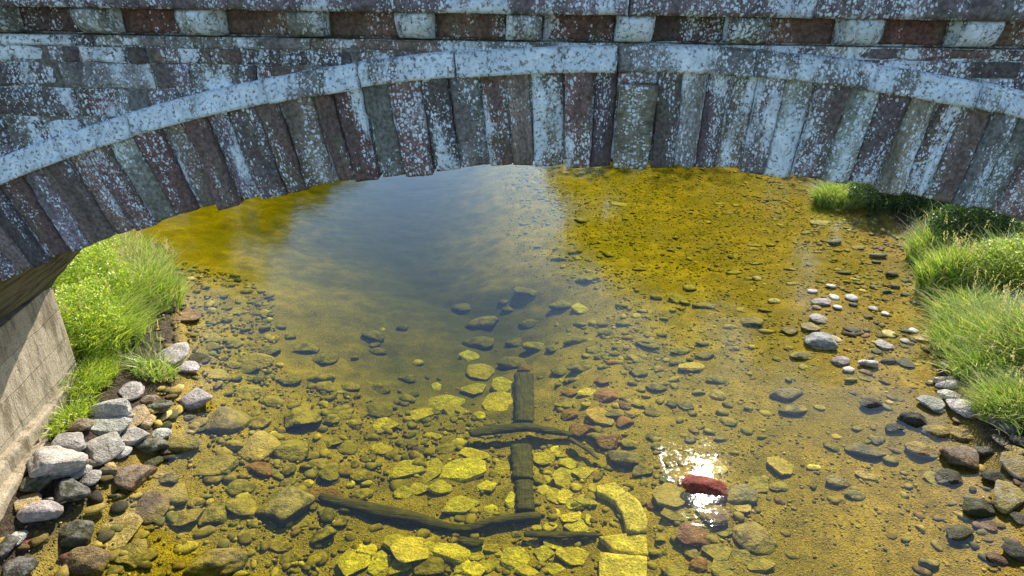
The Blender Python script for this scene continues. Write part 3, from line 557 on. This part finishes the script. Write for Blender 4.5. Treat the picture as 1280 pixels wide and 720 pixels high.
load('''880 491 64 28 k r; 980 520 74 36 k r; 860 550 84 32 k r; 1130 560 86 40 k a; 1058 540 58 28 r r; 925 586 54 28 k r; 1090 612 72 36 g r; 1250 586 74 38 k r; 1000 632 60 30 r r; 960 490 48 26 k r; 1095 670 64 34 k r; 1235 630 60 30 k r; 715 572 104 42 g r; 1165 390 62 26 k r; 1250 402 84 30 k f; 1100 285 60 20 k r; 1040 420 60 24 k r; 1180 528 50 24 k r; 1010 600 44 24 k r; 1040 486 54 28 k r; 1280 350 40 24 k r; 1190 470 40 20 g r''', 'above the red cobble bar', 430, 240, K3)
SPEC.sort(key=lambda t: -t[0] - (1e6 if t[8] else 0))
for i, t in enumerate(SPEC): build(*t[1:], i < 296)
# labels that single each one out
ORD = ['', 'second', 'third', 'fourth', 'fifth', 'sixth', 'seventh', 'eighth', 'ninth', 'tenth', 'eleventh', 'twelfth', 'thirteenth', 'fourteenth', 'fifteenth', 'sixteenth', 'seventeenth']
NUM = ['', 'one', 'two', 'three', 'four', 'five', 'six', 'seven', 'eight', 'nine', 'ten', 'eleven', 'twelve', 'thirteen', 'fourteen', 'fifteen', 'sixteen', 'seventeen', 'eighteen', 'nineteen', 'twenty', 'twenty-one', 'twenty-two', 'twenty-three', 'twenty-four', 'twenty-five', 'twenty-six', 'twenty-seven', 'twenty-eight', 'twenty-nine', 'thirty', 'thirty-one', 'thirty-two']
SH = {'a': 'angular rock', 'r': 'rounded stone', 'f': 'flat stone'}
bk = {}
for q in ROCKS:
    bk.setdefault((q['zone'], q['c'], q['s']), []).append(q)
for (zn, c, s), L in bk.items():
    base = f'{CW[c]} {SH[s]} {zn}'; n_ = len(L)
    if n_ == 1: L[0]['label'] = L[0]['label'] or base; continue
    L.sort(key=lambda q: q['px'])
    for i, q in enumerate(L):
        if q['label']: continue
        if i == 0: t = f'leftmost of {NUM[n_]}'
        elif i == n_ - 1: t = f'rightmost of {NUM[n_]}'
        elif i <= (n_ - 1)//2: t = f'{ORD[i]} from the left of {NUM[n_]}'
        else: t = f'{ORD[n_ - 1 - i]} from the right of {NUM[n_]}'
        q['label'] = f'{base}, {t}'
for q in ROCKS:
    tag(q['o'], q['label'], 'rock', 'stones ' + q['zone'])
# loose gravel that nobody could count
GT = mat_tint('gravel_stones', 0.75, 60)
lv = [rock_mesh(7000 + i, 'r', LV, LF) for i in range(10)]; mv = [rock_mesh(7100 + i, 'a', MV, MF) for i in range(12)]
Vs = []; Fs = []; Cs = []; b = 0; rg = np.random.default_rng(3); n_made = 0
def ground_z(x, y): return GZ[np.searchsorted(gy, y) - 1, np.searchsorted(gx, x) - 1]
def pebble(V, Fq, x, y, z, sv, a, col):
    global b
    ca, sa = math.cos(a), math.sin(a); V = V*sv; V = np.stack([V[:, 0]*ca - V[:, 1]*sa, V[:, 0]*sa + V[:, 1]*ca, V[:, 2]], 1) + (x, y, z)
    Vs.append(V); Fs.append(Fq + b); Cs.append(np.tile(np.append(col, 1), (len(V), 1))); b += len(V)
for q, sv, a, col in SMALL: pebble(mv[rg.integers(12)], MF, q.x, q.y, q.z, np.array(sv), a, col)
PAL = [(.035, .032, .012), (.14, .10, .022), (.36, .26, .05), (.14, .065, .042), (.11, .105, .036), (.52, .41, .13)]
while n_made < 29000:
    big = n_made < 1700
    y = 4.6 + 18*rg.random()**(1.5 if big else 1.2); x = rg.uniform(-9, 9.4)
    xl, xr_ = np.interp(y, YL, XL), np.interp(y, YR, XR)
    if not xl - .5 < x < xr_ + .3: continue
    u = (x - xl)/(xr_ - xl)
    cl = noise3(x*.8, y*.8, 2)
    if big:
        wgt = 1.0 if u < .32 else .62 if u < .66 else .10 if u < .88 else .7
        if y > 9.3 and .12 < u < .58: wgt *= max(0.0, .3 - (y - 9.3)*.12)
        if .50 < u < .68 and 6.3 < y < 12: wgt = 1.3
        if rg.random() > wgt*(.75 + cl): continue
        s = rg.uniform(.035, .085)*(1.25 if u < .32 else 1.0); sv = np.array([s*rg.uniform(.8, 1.7), s*rg.uniform(.8, 1.4), s*rg.uniform(.3, .65)])
        pc = rg.choice(6, p=[.22, .22, .18, .06, .24, .08] if u < .4 else [.42, .16, .12, .14, .12, .04])
    else:
        if rg.random() > .62 + cl*.9 - (1.2*min(1, max(0, y - 9.0)) if .12 < u < .56 else 0) + (.25 if u > .56 else 0): continue
        s = (.008 + .030*rg.random()**2.6)*(.72 if u > .56 else 1) + (0.012*rg.random() if y > 10 else 0); sv = np.array([s*rg.uniform(.8, 1.9), s*rg.uniform(.8, 1.3), s*rg.uniform(.35, .7)])
        pc = rg.choice(6, p=[.24, .26, .24, .06, .12, .08])
    base = np.array(PAL[pc])*rg.uniform(.7, 1.3)
    if big: pebble(mv[rg.integers(12)], MF, x, y, ground_z(x, y) + sv[2]*.1, sv, rg.uniform(0, 6.28), base)
    else: pebble(lv[rg.integers(10)], LF, x, y, ground_z(x, y) + sv[2]*.35, sv, rg.uniform(0, 6.28), base)
    n_made += 1
gs = mesh_np('gravel_stones', np.concatenate(Vs), np.concatenate(Fs), GT, None, True, np.concatenate(Cs)); tag(gs, 'countless small pebbles strewn over the river bed', 'gravel', kind='stuff')
# ------------------------------------------------------------------ curved kerb of slabs
def slab(name, pts, th, col, label, cat, group=None, lift=0.0):
    mx_ = sum(p[0] for p in pts)/len(pts); my_ = sum(p[1] for p in pts)/len(pts)
    P3 = [at_ground(mx_ + (p[0] - mx_)*1.06, my_ + (p[1] - my_)*1.06, dz=th + lift) for p in pts]; cx = sum((p for p in P3), Vector())/len(P3); top = cx.z
    bm = bmesh.new(); hi = [bm.verts.new((p.x - cx.x, p.y - cx.y, th)) for p in P3]; lo = [bm.verts.new((p.x - cx.x, p.y - cx.y, -.05)) for p in P3]
    n = len(hi); ft = bm.faces.new(hi); bm.faces.new(lo[::-1])
    for i in range(n): bm.faces.new((lo[i], lo[(i + 1) % n], hi[(i + 1) % n], hi[i]))
    bmesh.ops.recalc_face_normals(bm, faces=bm.faces)
    bmesh.ops.triangulate(bm, faces=[f for f in bm.faces if len(f.verts) > 4])
    bmesh.ops.subdivide_edges(bm, edges=bm.edges[:], cuts=5, use_grid_fill=True)
    bmesh.ops.smooth_vert(bm, verts=bm.verts[:], factor=.3, use_axis_x=True, use_axis_y=True, use_axis_z=True)
    for v in bm.verts:
        v.co += Vector((noise3(v.co.x*6 + cx.x, v.co.y*6, 1), noise3(v.co.x*6 + cx.x, v.co.y*6, 5), noise3(v.co.x*7 + cx.x, v.co.y*7, 8)))*.016
    me = bpy.data.meshes.new(name); bm.to_mesh(me); bm.free(); me.polygons.foreach_set('use_smooth', [True]*len(me.polygons)); me.materials.append(ROCK)
    o = bpy.data.objects.new(name, me); C.objects.link(o); o.location = (cx.x, cx.y, top - th); o.color = (*col, .12); tag(o, label, cat, group); return o
zz = lambda L: [(700 + x/KR, 500 + y/KR) for x, y in L]
KG = 'curved kerb slabs in the stream bed'; KC = (.62, .50, .15)
slab('kerb_slab', zz([(150, 356), (225, 334), (272, 372), (222, 412), (155, 376)]), .07, KC, 'upper end slab of the curved yellow kerb', 'slab', KG)
slab('kerb_slab', zz([(226, 414), (278, 374), (330, 420), (356, 470), (352, 536), (276, 538), (258, 466)]), .07, KC, 'longest bent slab of the curved yellow kerb', 'slab', KG)
slab('kerb_slab', zz([(166, 562), (276, 544), (352, 542), (356, 632), (230, 622)]), .06, KC, 'third slab of the curved yellow kerb, cracked edge above it', 'slab', KG)
slab('kerb_slab', zz([(166, 634), (354, 640), (352, 760), (162, 760)]), .07, KC, 'square slab of the curved kerb cut by the picture foot', 'slab', KG)
# ------------------------------------------------------------------ sunken timbers
WOOD = mat_bark('waterlogged_wood', (0.012, 0.010, 0.006), (0.06, 0.047, 0.024), .75, (1, .1, 1))
def timber(name, pts, wid, label, group=None, flat=.5, dz=.03, square=True):
    """a log or squared beam along pixel points laid on the bed; wid in pixels at each point"""
    P3 = [at_ground(*p, dz=dz) for p in pts]
    zs = sum(p.z for p in P3)/len(P3)
    P3 = [Vector((at_z(*p, .5*zs + .5*q.z).x, at_z(*p, .5*zs + .5*q.z).y, .5*zs + .5*q.z)) for p, q in zip(pts, P3)]
    c0 = sum((p for p in P3), Vector())/len(P3)
    ang = math.atan2((P3[-1] - P3[0]).y, (P3[-1] - P3[0]).x) - math.pi/2
    rot = Matrix.Rotation(-ang, 3, 'Z'); Q = [rot @ (p - c0) for p in P3]
    wd = [wid[min(i, len(wid) - 1)]/px_per_m(p)/2 for i, p in enumerate(P3)]
    m = 40; ns = 16; V = []; tt = np.linspace(0, len(Q) - 1, m)
    X = [np.interp(tt, range(len(Q)), [q[k] for q in Q]) for k in range(3)]; Wd = np.interp(tt, range(len(Q)), wd)
    for k in range(3):
        if len(Q) > 2: X[k] = np.convolve(np.pad(X[k], 4, mode='reflect', reflect_type='odd'), np.ones(9)/9, 'valid')
    for i in range(m):
        i0, i1 = max(i - 1, 0), min(i + 1, m - 1); t = Vector((X[0][i1] - X[0][i0], X[1][i1] - X[1][i0], 0)).normalized(); sd_ = Vector((t.y, -t.x, 0))
        e = 1.0 if 0 < i < m - 1 else .86
        for j in range(ns):
            a = 2*math.pi*(j + .5)/ns; ca, sa = math.cos(a), math.sin(a)
            if square: q = max(abs(ca), abs(sa))**.82; ca, sa = ca/q*.93, sa/q*.93
            k = e*(1 + .17*noise3(i*.22, ca*1.5 + c0.x, sa*1.5) + .10*noise3(i*.7, ca*4, sa*4 + c0.y) + .05*noise3(i*.25, ca*11, sa*11))
            V.append(Vector((X[0][i], X[1][i], X[2][i])) + sd_*(Wd[i]*ca*k) + Vector((0, 0, Wd[i]*flat*sa*k)))
    Fc = [(i*ns + j, i*ns + (j + 1) % ns, (i + 1)*ns + (j + 1) % ns, (i + 1)*ns + j) for i in range(m - 1) for j in range(ns)]
    Fc += [tuple(range(ns))[::-1], tuple((m - 1)*ns + j for j in range(ns))]
    o = mesh_np(name, [v[:] for v in V], [list(f)[::-1] for f in Fc], WOOD); o.location = c0; o.rotation_euler = (0, 0, ang)
    return tag(o, label, 'timber', group)
TG = 'sunken timbers on the river bed'
timber('sunken_timber', [(656, 530), (655, 469)], [25], 'squared dark timber standing highest in the timber line, above the crossbeam', TG)
timber('sunken_timber', [(653, 601), (652, 559)], [28], 'squared dark timber of the line just below the crossbeam', TG)
timber('sunken_timber', [(657, 640), (655, 603)], [24], 'lowest squared timber of the line, ending at the curved log', TG)
timber('sunken_log', [(587, 542), (612, 538), (660, 533), (690, 539), (716, 543)], [13, 17, 15, 12, 8], 'short dark crossbeam log lying over the timber line', TG, dz=.13, square=False)
timber('sunken_log', [(400, 620), (436, 632), (500, 642), (548, 655), (576, 664), (604, 654), (632, 648), (676, 645)], [12, 18, 20, 16, 11, 12, 15, 12], 'long wavy dark log lying at the foot of the timber line', TG, dz=.05, flat=.5, square=False)
timber('sunken_log', [(655, 667), (700, 669), (747, 668)], [10, 12, 7], 'thin dark branch between the wavy log and the kerb', TG, dz=.06, square=False)
timber('sunken_log', [(573, 674), (590, 679), (604, 678)], [10, 15, 9], 'short dark stub of wood under the wavy log', TG, dz=.06, square=False)
timber('sunken_log', [(712, 548), (735, 562), (748, 574)], [6, 7, 4], 'thin dark stick running from crossbeam to the cobbles', TG, dz=.1, square=False)
# ------------------------------------------------------------------ plants
LEAF = mat_leaf('grass_blade'); STRAW = mat_leaf('seed_head', .25)
def blades(n, rx, ry, h0, h1, wid, cols, lean=.5, seed=0, droop=.6, base=0.0, rz=None):
    rg = np.random.default_rng(seed)
    a = rg.uniform(0, 2*np.pi, n); r = np.sqrt(rg.random(n)); bx, by = rx*r*np.cos(a), ry*r*np.sin(a)
    h = rg.uniform(h0, h1, n)*(1 - .35*r**2); az = a + rg.normal(0, 1.5, n); ln = lean*h*(.15 + 1.0*rg.random(n)**1.3)*(.45 + .55*r)
    bz = np.zeros(n) if rz is None else rz(bx, by)
    segs = 4; V = np.zeros((n, segs + 1, 2, 3))
    pw = rg.uniform(0, np.pi, n); w0 = wid*rg.uniform(.6, 1.3, n)
    for s in range(segs + 1):
        t = s/segs; off = ln*(t**1.8)*(1 + droop*t); zz_ = bz + h*(t - droop*.32*t**3)
        cx_ = bx + off*np.cos(az); cy_ = by + off*np.sin(az); w_ = w0*(1 - t)**.7 + .0006
        V[:, s, 0] = np.stack([cx_ - w_*np.cos(pw), cy_ - w_*np.sin(pw), zz_], 1); V[:, s, 1] = np.stack([cx_ + w_*np.cos(pw), cy_ + w_*np.sin(pw), zz_], 1)
    i0 = np.arange(n)[:, None]*(segs + 1)*2 + np.arange(segs)[None]*2
    Fq = np.stack([i0, i0 + 1, i0 + 3, i0 + 2], -1).reshape(-1, 4)
    c = np.array(cols)[rg.integers(len(cols), size=n)]*rg.uniform(.75, 1.3, (n, 1)); c = np.repeat(np.concatenate([c, np.ones((n, 1))], 1), (segs + 1)*2, 0)
    tips = V[:, -1].mean(1)
    return V.reshape(-1, 3), Fq, c, tips
def leaves(n, rx, ry, h, size, cols, seed=0, mound=True):
    rg = np.random.default_rng(seed)
    a = rg.uniform(0, 2*np.pi, n); r = rg.random(n)**.5
    x, y = rx*r*np.cos(a), ry*r*np.sin(a); top = h*np.sqrt(np.maximum(0, 1 - r**2*.85))
    lump = np.array([1 + .38*noise3(x[i]*3.2 + seed, y[i]*3.2) for i in range(n)])
    z = top*lump*(1 - .65*rg.random(n)**1.6)
    d = rg.normal(size=(n, 3)); d[:, 2] = np.abs(d[:, 2])*.6 + .1; d /= np.linalg.norm(d, axis=1)[:, None]
    q = rg.normal(size=(n, 3)); q -= (q*d).sum(1)[:, None]*d; q /= np.linalg.norm(q, axis=1)[:, None]
    s = size*rg.uniform(.6, 1.4, n)[:, None]; p = np.stack([x, y, z], 1)
    V = np.stack([p, p + d*s*.55 + q*s*.28, p + d*s*1.1, p + d*s*.55 - q*s*.28], 1)
    Fq = np.arange(4*n).reshape(-1, 4); c = np.array(cols)[rg.integers(len(cols), size=n)]*rg.uniform(.7, 1.35, (n, 1))
    return V.reshape(-1, 3), Fq, np.repeat(np.concatenate([c, np.ones((n, 1))], 1), 4, 0)
G1 = [(.60, .52, .27), (.40, .50, .09), (.33, .45, .07), (.24, .37, .06), (.42, .50, .12), (.12, .22, .04), (.46, .45, .17)]; GY_ = [(.48, .55, .06), (.38, .49, .05), (.20, .34, .035), (.54, .56, .10)]
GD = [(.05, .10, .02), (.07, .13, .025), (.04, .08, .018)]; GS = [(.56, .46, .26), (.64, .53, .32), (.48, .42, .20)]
def seedheads(tips, n, seed):
    rg = np.random.default_rng(seed); Vs = []; Fs = []; b = 0
    for t in tips[np.argsort(-tips[:, 2])[:n]]:
        m = 22; d = np.array([rg.normal(0, .25), rg.normal(0, .25), 1.0]); L = rg.uniform(.14, .26)
        for k in range(m):
            p = t + d*L*(k/m - .15); q = rg.normal(size=3)*.55 + (0, 0, 1.0); q /= np.linalg.norm(q); s = rg.normal(size=3); s -= s.dot(q)*q; s /= np.linalg.norm(s); l = rg.uniform(.022, .045)
            Vs += [p, p + q*l*.5 + s*.007, p + q*l, p + q*l*.5 - s*.007]; Fs.append([b, b + 1, b + 2, b + 3]); b += 4
    V = np.array(Vs); c = np.array(GS)[rg.integers(3, size=len(V)//4)]; return V, np.array(Fs), np.repeat(np.concatenate([c, np.ones((len(c), 1))], 1), 4, 0)
def plant(name, x, y, label, cat, grass=None, leaf=None, heads=0, group=None, seed=1):
    e = empty(name, (x, y, height(x, y))); tag(e, label, cat, group)
    hz = height(x, y); rz = lambda bx, by: height_np(bx + x, by + y) - hz
    if grass:
        n, rx, ry, h0, h1, wd, cols, lean = grass; V, Fq, c, tips = blades(n, rx, ry, h0, h1, wd, cols, lean, seed, rz=rz)
        if 0 < heads < 60: V2, F2, c2 = seedheads(tips, heads, seed); Fq = np.concatenate([Fq, F2 + len(V)]); V = np.concatenate([V, V2]); c = np.concatenate([c, c2])
        mesh_np('blades', V, Fq, LEAF, e, False, c)
        if heads >= 60: V, Fq, c = seedheads(tips, heads, seed); mesh_np('seed_heads', V, Fq, STRAW, e, False, c)
    if leaf:
        n, rx, ry, h, sz, cols = leaf; V, Fq, c = leaves(n, rx, ry, h, sz, cols, seed + 5); mesh_np('foliage', V, Fq, LEAF, e, False, c)
    return e
PG = 'grass and weeds on the banks'
plant('leafy_weed', -6.95, 8.75, 'yellow-green leafy weed mound at the end of the abutment', 'weed', (1700, .55, .6, .5, 1.05, .010, GY_, .8), (7000, .6, .68, .95, .036, GY_), seed=11, group=PG)
plant('leafy_weed', -7.6, 9.8, 'tallest leafy weed mound behind the abutment end', 'weed', (1700, .7, .7, .8, 1.3, .010, GY_, .8), (8500, .8, .8, 1.15, .04, GY_), seed=12, group=PG)
plant('leafy_weed', -8.6, 11.0, 'farthest leafy weed mound on the left bank', 'weed', (800, .7, .6, .7, 1.2, .010, GY_, .5), (9000, .9, .9, 1.15, .05, GY_), seed=13, group=PG)
plant('grass_clump', -6.9, 9.2, 'dense green grass clump hanging over the white block', 'grass clump', (2600, .48, .65, .4, .95, .011, G1, .75), None, 30, PG, 21)
plant('grass_clump', -7.15, 10.8, 'tall grass clump crowned with beige seed heads', 'grass clump', (2400, .55, .65, .5, 1.12, .011, G1, .6), None, 150, PG, 22)
plant('grass_clump', -7.95, 11.8, 'seeding grass clump farthest out along the left bank', 'grass clump', (2200, .6, .55, .5, 1.0, .011, G1, .6), None, 110, PG, 23)
plant('low_weed', -6.42, 7.95, 'low bright weed patch between abutment end and dry rocks', 'weed', (1100, .3, .5, .1, .42, .009, GY_, 1.1), (1100, .26, .45, .2, .03, GY_), seed=31, group=PG)
plant('low_weed', -6.12, 7.1, 'thin weeds creeping down along the abutment footing', 'weed', (420, .16, .45, .08, .28, .008, GY_, 1.1), (380, .14, .4, .12, .026, GY_), seed=33, group=PG)
plant('low_weed', -5.8, 8.5, 'small weed tuft among the top rocks of the dry pile', 'weed', (420, .3, .25, .12, .4, .009, G1, 1.1), None, 0, PG, 32)
def rp(px, py): p = at_ground(px, py); return p.x, p.y
plant('reed_clump', *rp(1178, 358), 'upright bright reed clump at the right waterline', 'reeds', (2600, .45, .45, .6, 1.15, .016, G1, .4), None, 25, PG, 41)
plant('grass_clump', *rp(1262, 352), 'bushy rounded green clump above the broad right grass', 'grass clump', (3600, .8, .7, .6, 1.1, .012, G1, .75), (5000, .85, .75, .85, .05, G1), 20, PG, 42)
plant('grass_clump', *rp(1236, 425), 'broad soft grass clump midway along the right bank', 'grass clump', (3600, .8, .7, .3, .78, .010, G1, .95), None, 40, PG, 43)
plant('grass_clump', *rp(1262, 512), 'lowest grass clump of the right bank above the black boulder', 'grass clump', (4200, .42, .42, .2, .52, .010, G1, .95), None, 15, PG, 44)
plant('grass_clump', *rp(1050, 254), 'far grass clump just under the arch on the right', 'grass clump', (2600, .7, .5, .4, .8, .012, G1, .8), None, 0, PG, 45)
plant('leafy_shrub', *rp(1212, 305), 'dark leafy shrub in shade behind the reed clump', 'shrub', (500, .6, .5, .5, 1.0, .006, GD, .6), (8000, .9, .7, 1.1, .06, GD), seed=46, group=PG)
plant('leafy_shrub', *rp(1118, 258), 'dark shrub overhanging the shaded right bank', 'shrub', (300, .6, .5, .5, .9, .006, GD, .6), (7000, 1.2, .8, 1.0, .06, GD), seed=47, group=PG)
plant('grass_clump', *rp(1310, 440), 'grass clump at the very right edge of the picture', 'grass clump', (4200, .8, .8, .4, .9, .012, G1, .9), None, 20, PG, 48)
plant('grass_clump', *rp(1205, 395), 'ragged grass wisp filling the gap below the reed clump', 'grass clump', (1500, .45, .4, .25, .75, .011, G1, 1.1), None, 12, PG, 51)
plant('grass_clump', *rp(1222, 462), 'thin ragged grass wisp between the two lowest right clumps', 'grass clump', (1300, .4, .4, .2, .6, .011, G1, 1.1), None, 12, PG, 52)
plant('grass_clump', *rp(1160, 318), 'sparse tall grass wisp at the head of the reed clump', 'grass clump', (900, .4, .4, .4, 1.0, .012, G1, .8), None, 14, PG, 53)
# short turf over the banks
Vs = []; Fs = []; Cs = []; b = 0; rg = np.random.default_rng(8); P_ = []
while len(P_) < 19000:
    y = rg.uniform(4.2, 26); x = rg.uniform(-15, 15); xl, xr_ = np.interp(y, YL, XL), np.interp(y, YR, XR)
    o = max(xl - x, x - xr_)
    if o < .3 or o > 5 or rg.random() > o*1.3 - .3: continue
    if x < 0 and (y < 8.4 or o < .42): continue
    if y < YB + .1 and (x < XW + .6 or x > XC + HALF - .1): continue
    P_.append((x, y))
P_ = np.array(P_); V, Fq, c, _ = blades(len(P_), 1, 1, .12, .55, .011, G1, .9, 77)
V = V.reshape(len(P_), -1, 3); cen = V[:, :2].mean(1); V[:, :, 0] += (P_[:, 0] - cen[:, 0])[:, None]; V[:, :, 1] += (P_[:, 1] - cen[:, 1])[:, None]; V[:, :, 2] += height_np(P_[:, 0], P_[:, 1])[:, None] - .01
t_ = mesh_np('turf', V.reshape(-1, 3), Fq, LEAF, None, False, c); tag(t_, 'short grass covering both earth banks', 'grass', kind='stuff')
# ------------------------------------------------------------------ trees upstream, mirrored in the water and shading the right bank
BARK = mat_bark('tree_bark', (0.05, 0.04, 0.03), (0.16, 0.13, 0.09), .95, (1, 1, .15), 12)
def tree(x, y, h, cr, label, seed, cols, low=.25):
    z = height(x, y); e = empty('tree', (x, y, z)); tag(e, label, 'tree', 'trees upstream of the bridge')
    rg = np.random.default_rng(seed); V = []; Fc = []
    def limb(p0, p1, r0, r1):
        b = len(V); d = (p1 - p0); n_ = 7; q = d.to_track_quat('Z', 'Y')
        for k in range(6):
            t = k/5; c_ = p0.lerp(p1, t) + Vector((noise3(t*3, seed, b), noise3(t*3, seed + 9, b), 0))*.12*d.length*t*(1 - t)*2; r = r0 + (r1 - r0)*t
            for j in range(n_): V.append(c_ + q @ Vector((r*math.cos(2*math.pi*j/n_), r*math.sin(2*math.pi*j/n_), 0)))
        for k in range(5):
            for j in range(n_): Fc.append((b + k*n_ + j, b + k*n_ + (j + 1) % n_, b + (k + 1)*n_ + (j + 1) % n_, b + (k + 1)*n_ + j))
    limb(Vector((0, 0, -.2)), Vector((.2, 0, h*.75)), h*.028, h*.010)
    ends = []
    for k in range(14):
        zz_ = h*rg.uniform(low, .72); a = rg.uniform(0, 6.28); rr_ = cr*rg.uniform(.5, .95)*math.sqrt(max(.1, 1 - ((zz_/h - .5)/.6)**2)); p1 = Vector((rr_*math.cos(a), rr_*math.sin(a), zz_ + h*.12))
        limb(Vector((.1, 0, zz_*.8)), p1, h*.010, h*.003); ends.append(p1)
    mesh_np('trunk', [v[:] for v in V], Fc, BARK, e)
    cl = ends + [Vector((rg.normal(0, cr*.4), rg.normal(0, cr*.4), h*rg.uniform(low + .05, .97))) for _ in range(26)]
    Vv = []; n = 420
    for c_ in cl:
        rad = cr*rg.uniform(.22, .42); p = rg.normal(size=(n, 3)); p *= (rg.random(n)**.4/np.linalg.norm(p, axis=1))[:, None]; p *= (rad, rad, rad*.75); p += np.array(c_)
        d = rg.normal(size=(n, 3)); d /= np.linalg.norm(d, axis=1)[:, None]; q = rg.normal(size=(n, 3)); q -= (q*d).sum(1)[:, None]*d; q /= np.linalg.norm(q, axis=1)[:, None]; s = rg.uniform(.18, .36, n)[:, None]
        Vv.append(np.stack([p, p + d*s*.5 + q*s*.35, p + d*s, p + d*s*.5 - q*s*.35], 1))
    Vv = np.concatenate(Vv).reshape(-1, 3); m = len(Vv)//4; c = np.array(cols)[rg.integers(len(cols), size=m)]*rg.uniform(.7, 1.3, (m, 1))
    mesh_np('crown', Vv, np.arange(4*m).reshape(-1, 4), LEAF, e, False, np.repeat(np.concatenate([c, np.ones((m, 1))], 1), 4, 0))
TD = [(.045, .075, .02), (.06, .095, .022), (.035, .06, .015)]
tree(5.6, 38, 11.5, 4.9, 'broad leafy tree at the right bend, mirrored at the water centre', 1, TD, .03)
tree(9.8, 47, 17.5, 5.6, 'tall tree behind the broad one at the right bend', 8, TD, .03)
tree(11.4, 39, 12.0, 5.0, 'rounded tree on the right bank behind the arch', 2, TD, .03)
tree(13, 54, 22.0, 7.0, 'farthest tall tree closing the right side of the river', 12, TD, .03)
tree(17, 46, 20.5, 6.6, 'tallest tree of the right upstream bank', 9, TD, .03)
tree(18.5, 33, 14.0, 5.0, 'dark middle-sized tree on the right upstream bank', 3, TD, .04)
tree(25, 40, 19.0, 6.8, 'big tree farthest right on the upstream bank', 10, TD, .03)
tree(13.2, 23.5, 5.5, 2.6, 'low bushy tree shading the right bank', 4, TD, .05)
tree(-16.2, 43, 9.8, 4.2, 'rounded smaller tree on the left upstream bank, mirrored at left', 5, TD, .03)
tree(-19.8, 37.5, 12.0, 5.0, 'mid-height tree between two others on the left upstream bank', 6, TD, .03)
tree(-25.5, 31, 14.5, 6.2, 'tallest tree farthest left on the upstream bank', 7, TD, .03)
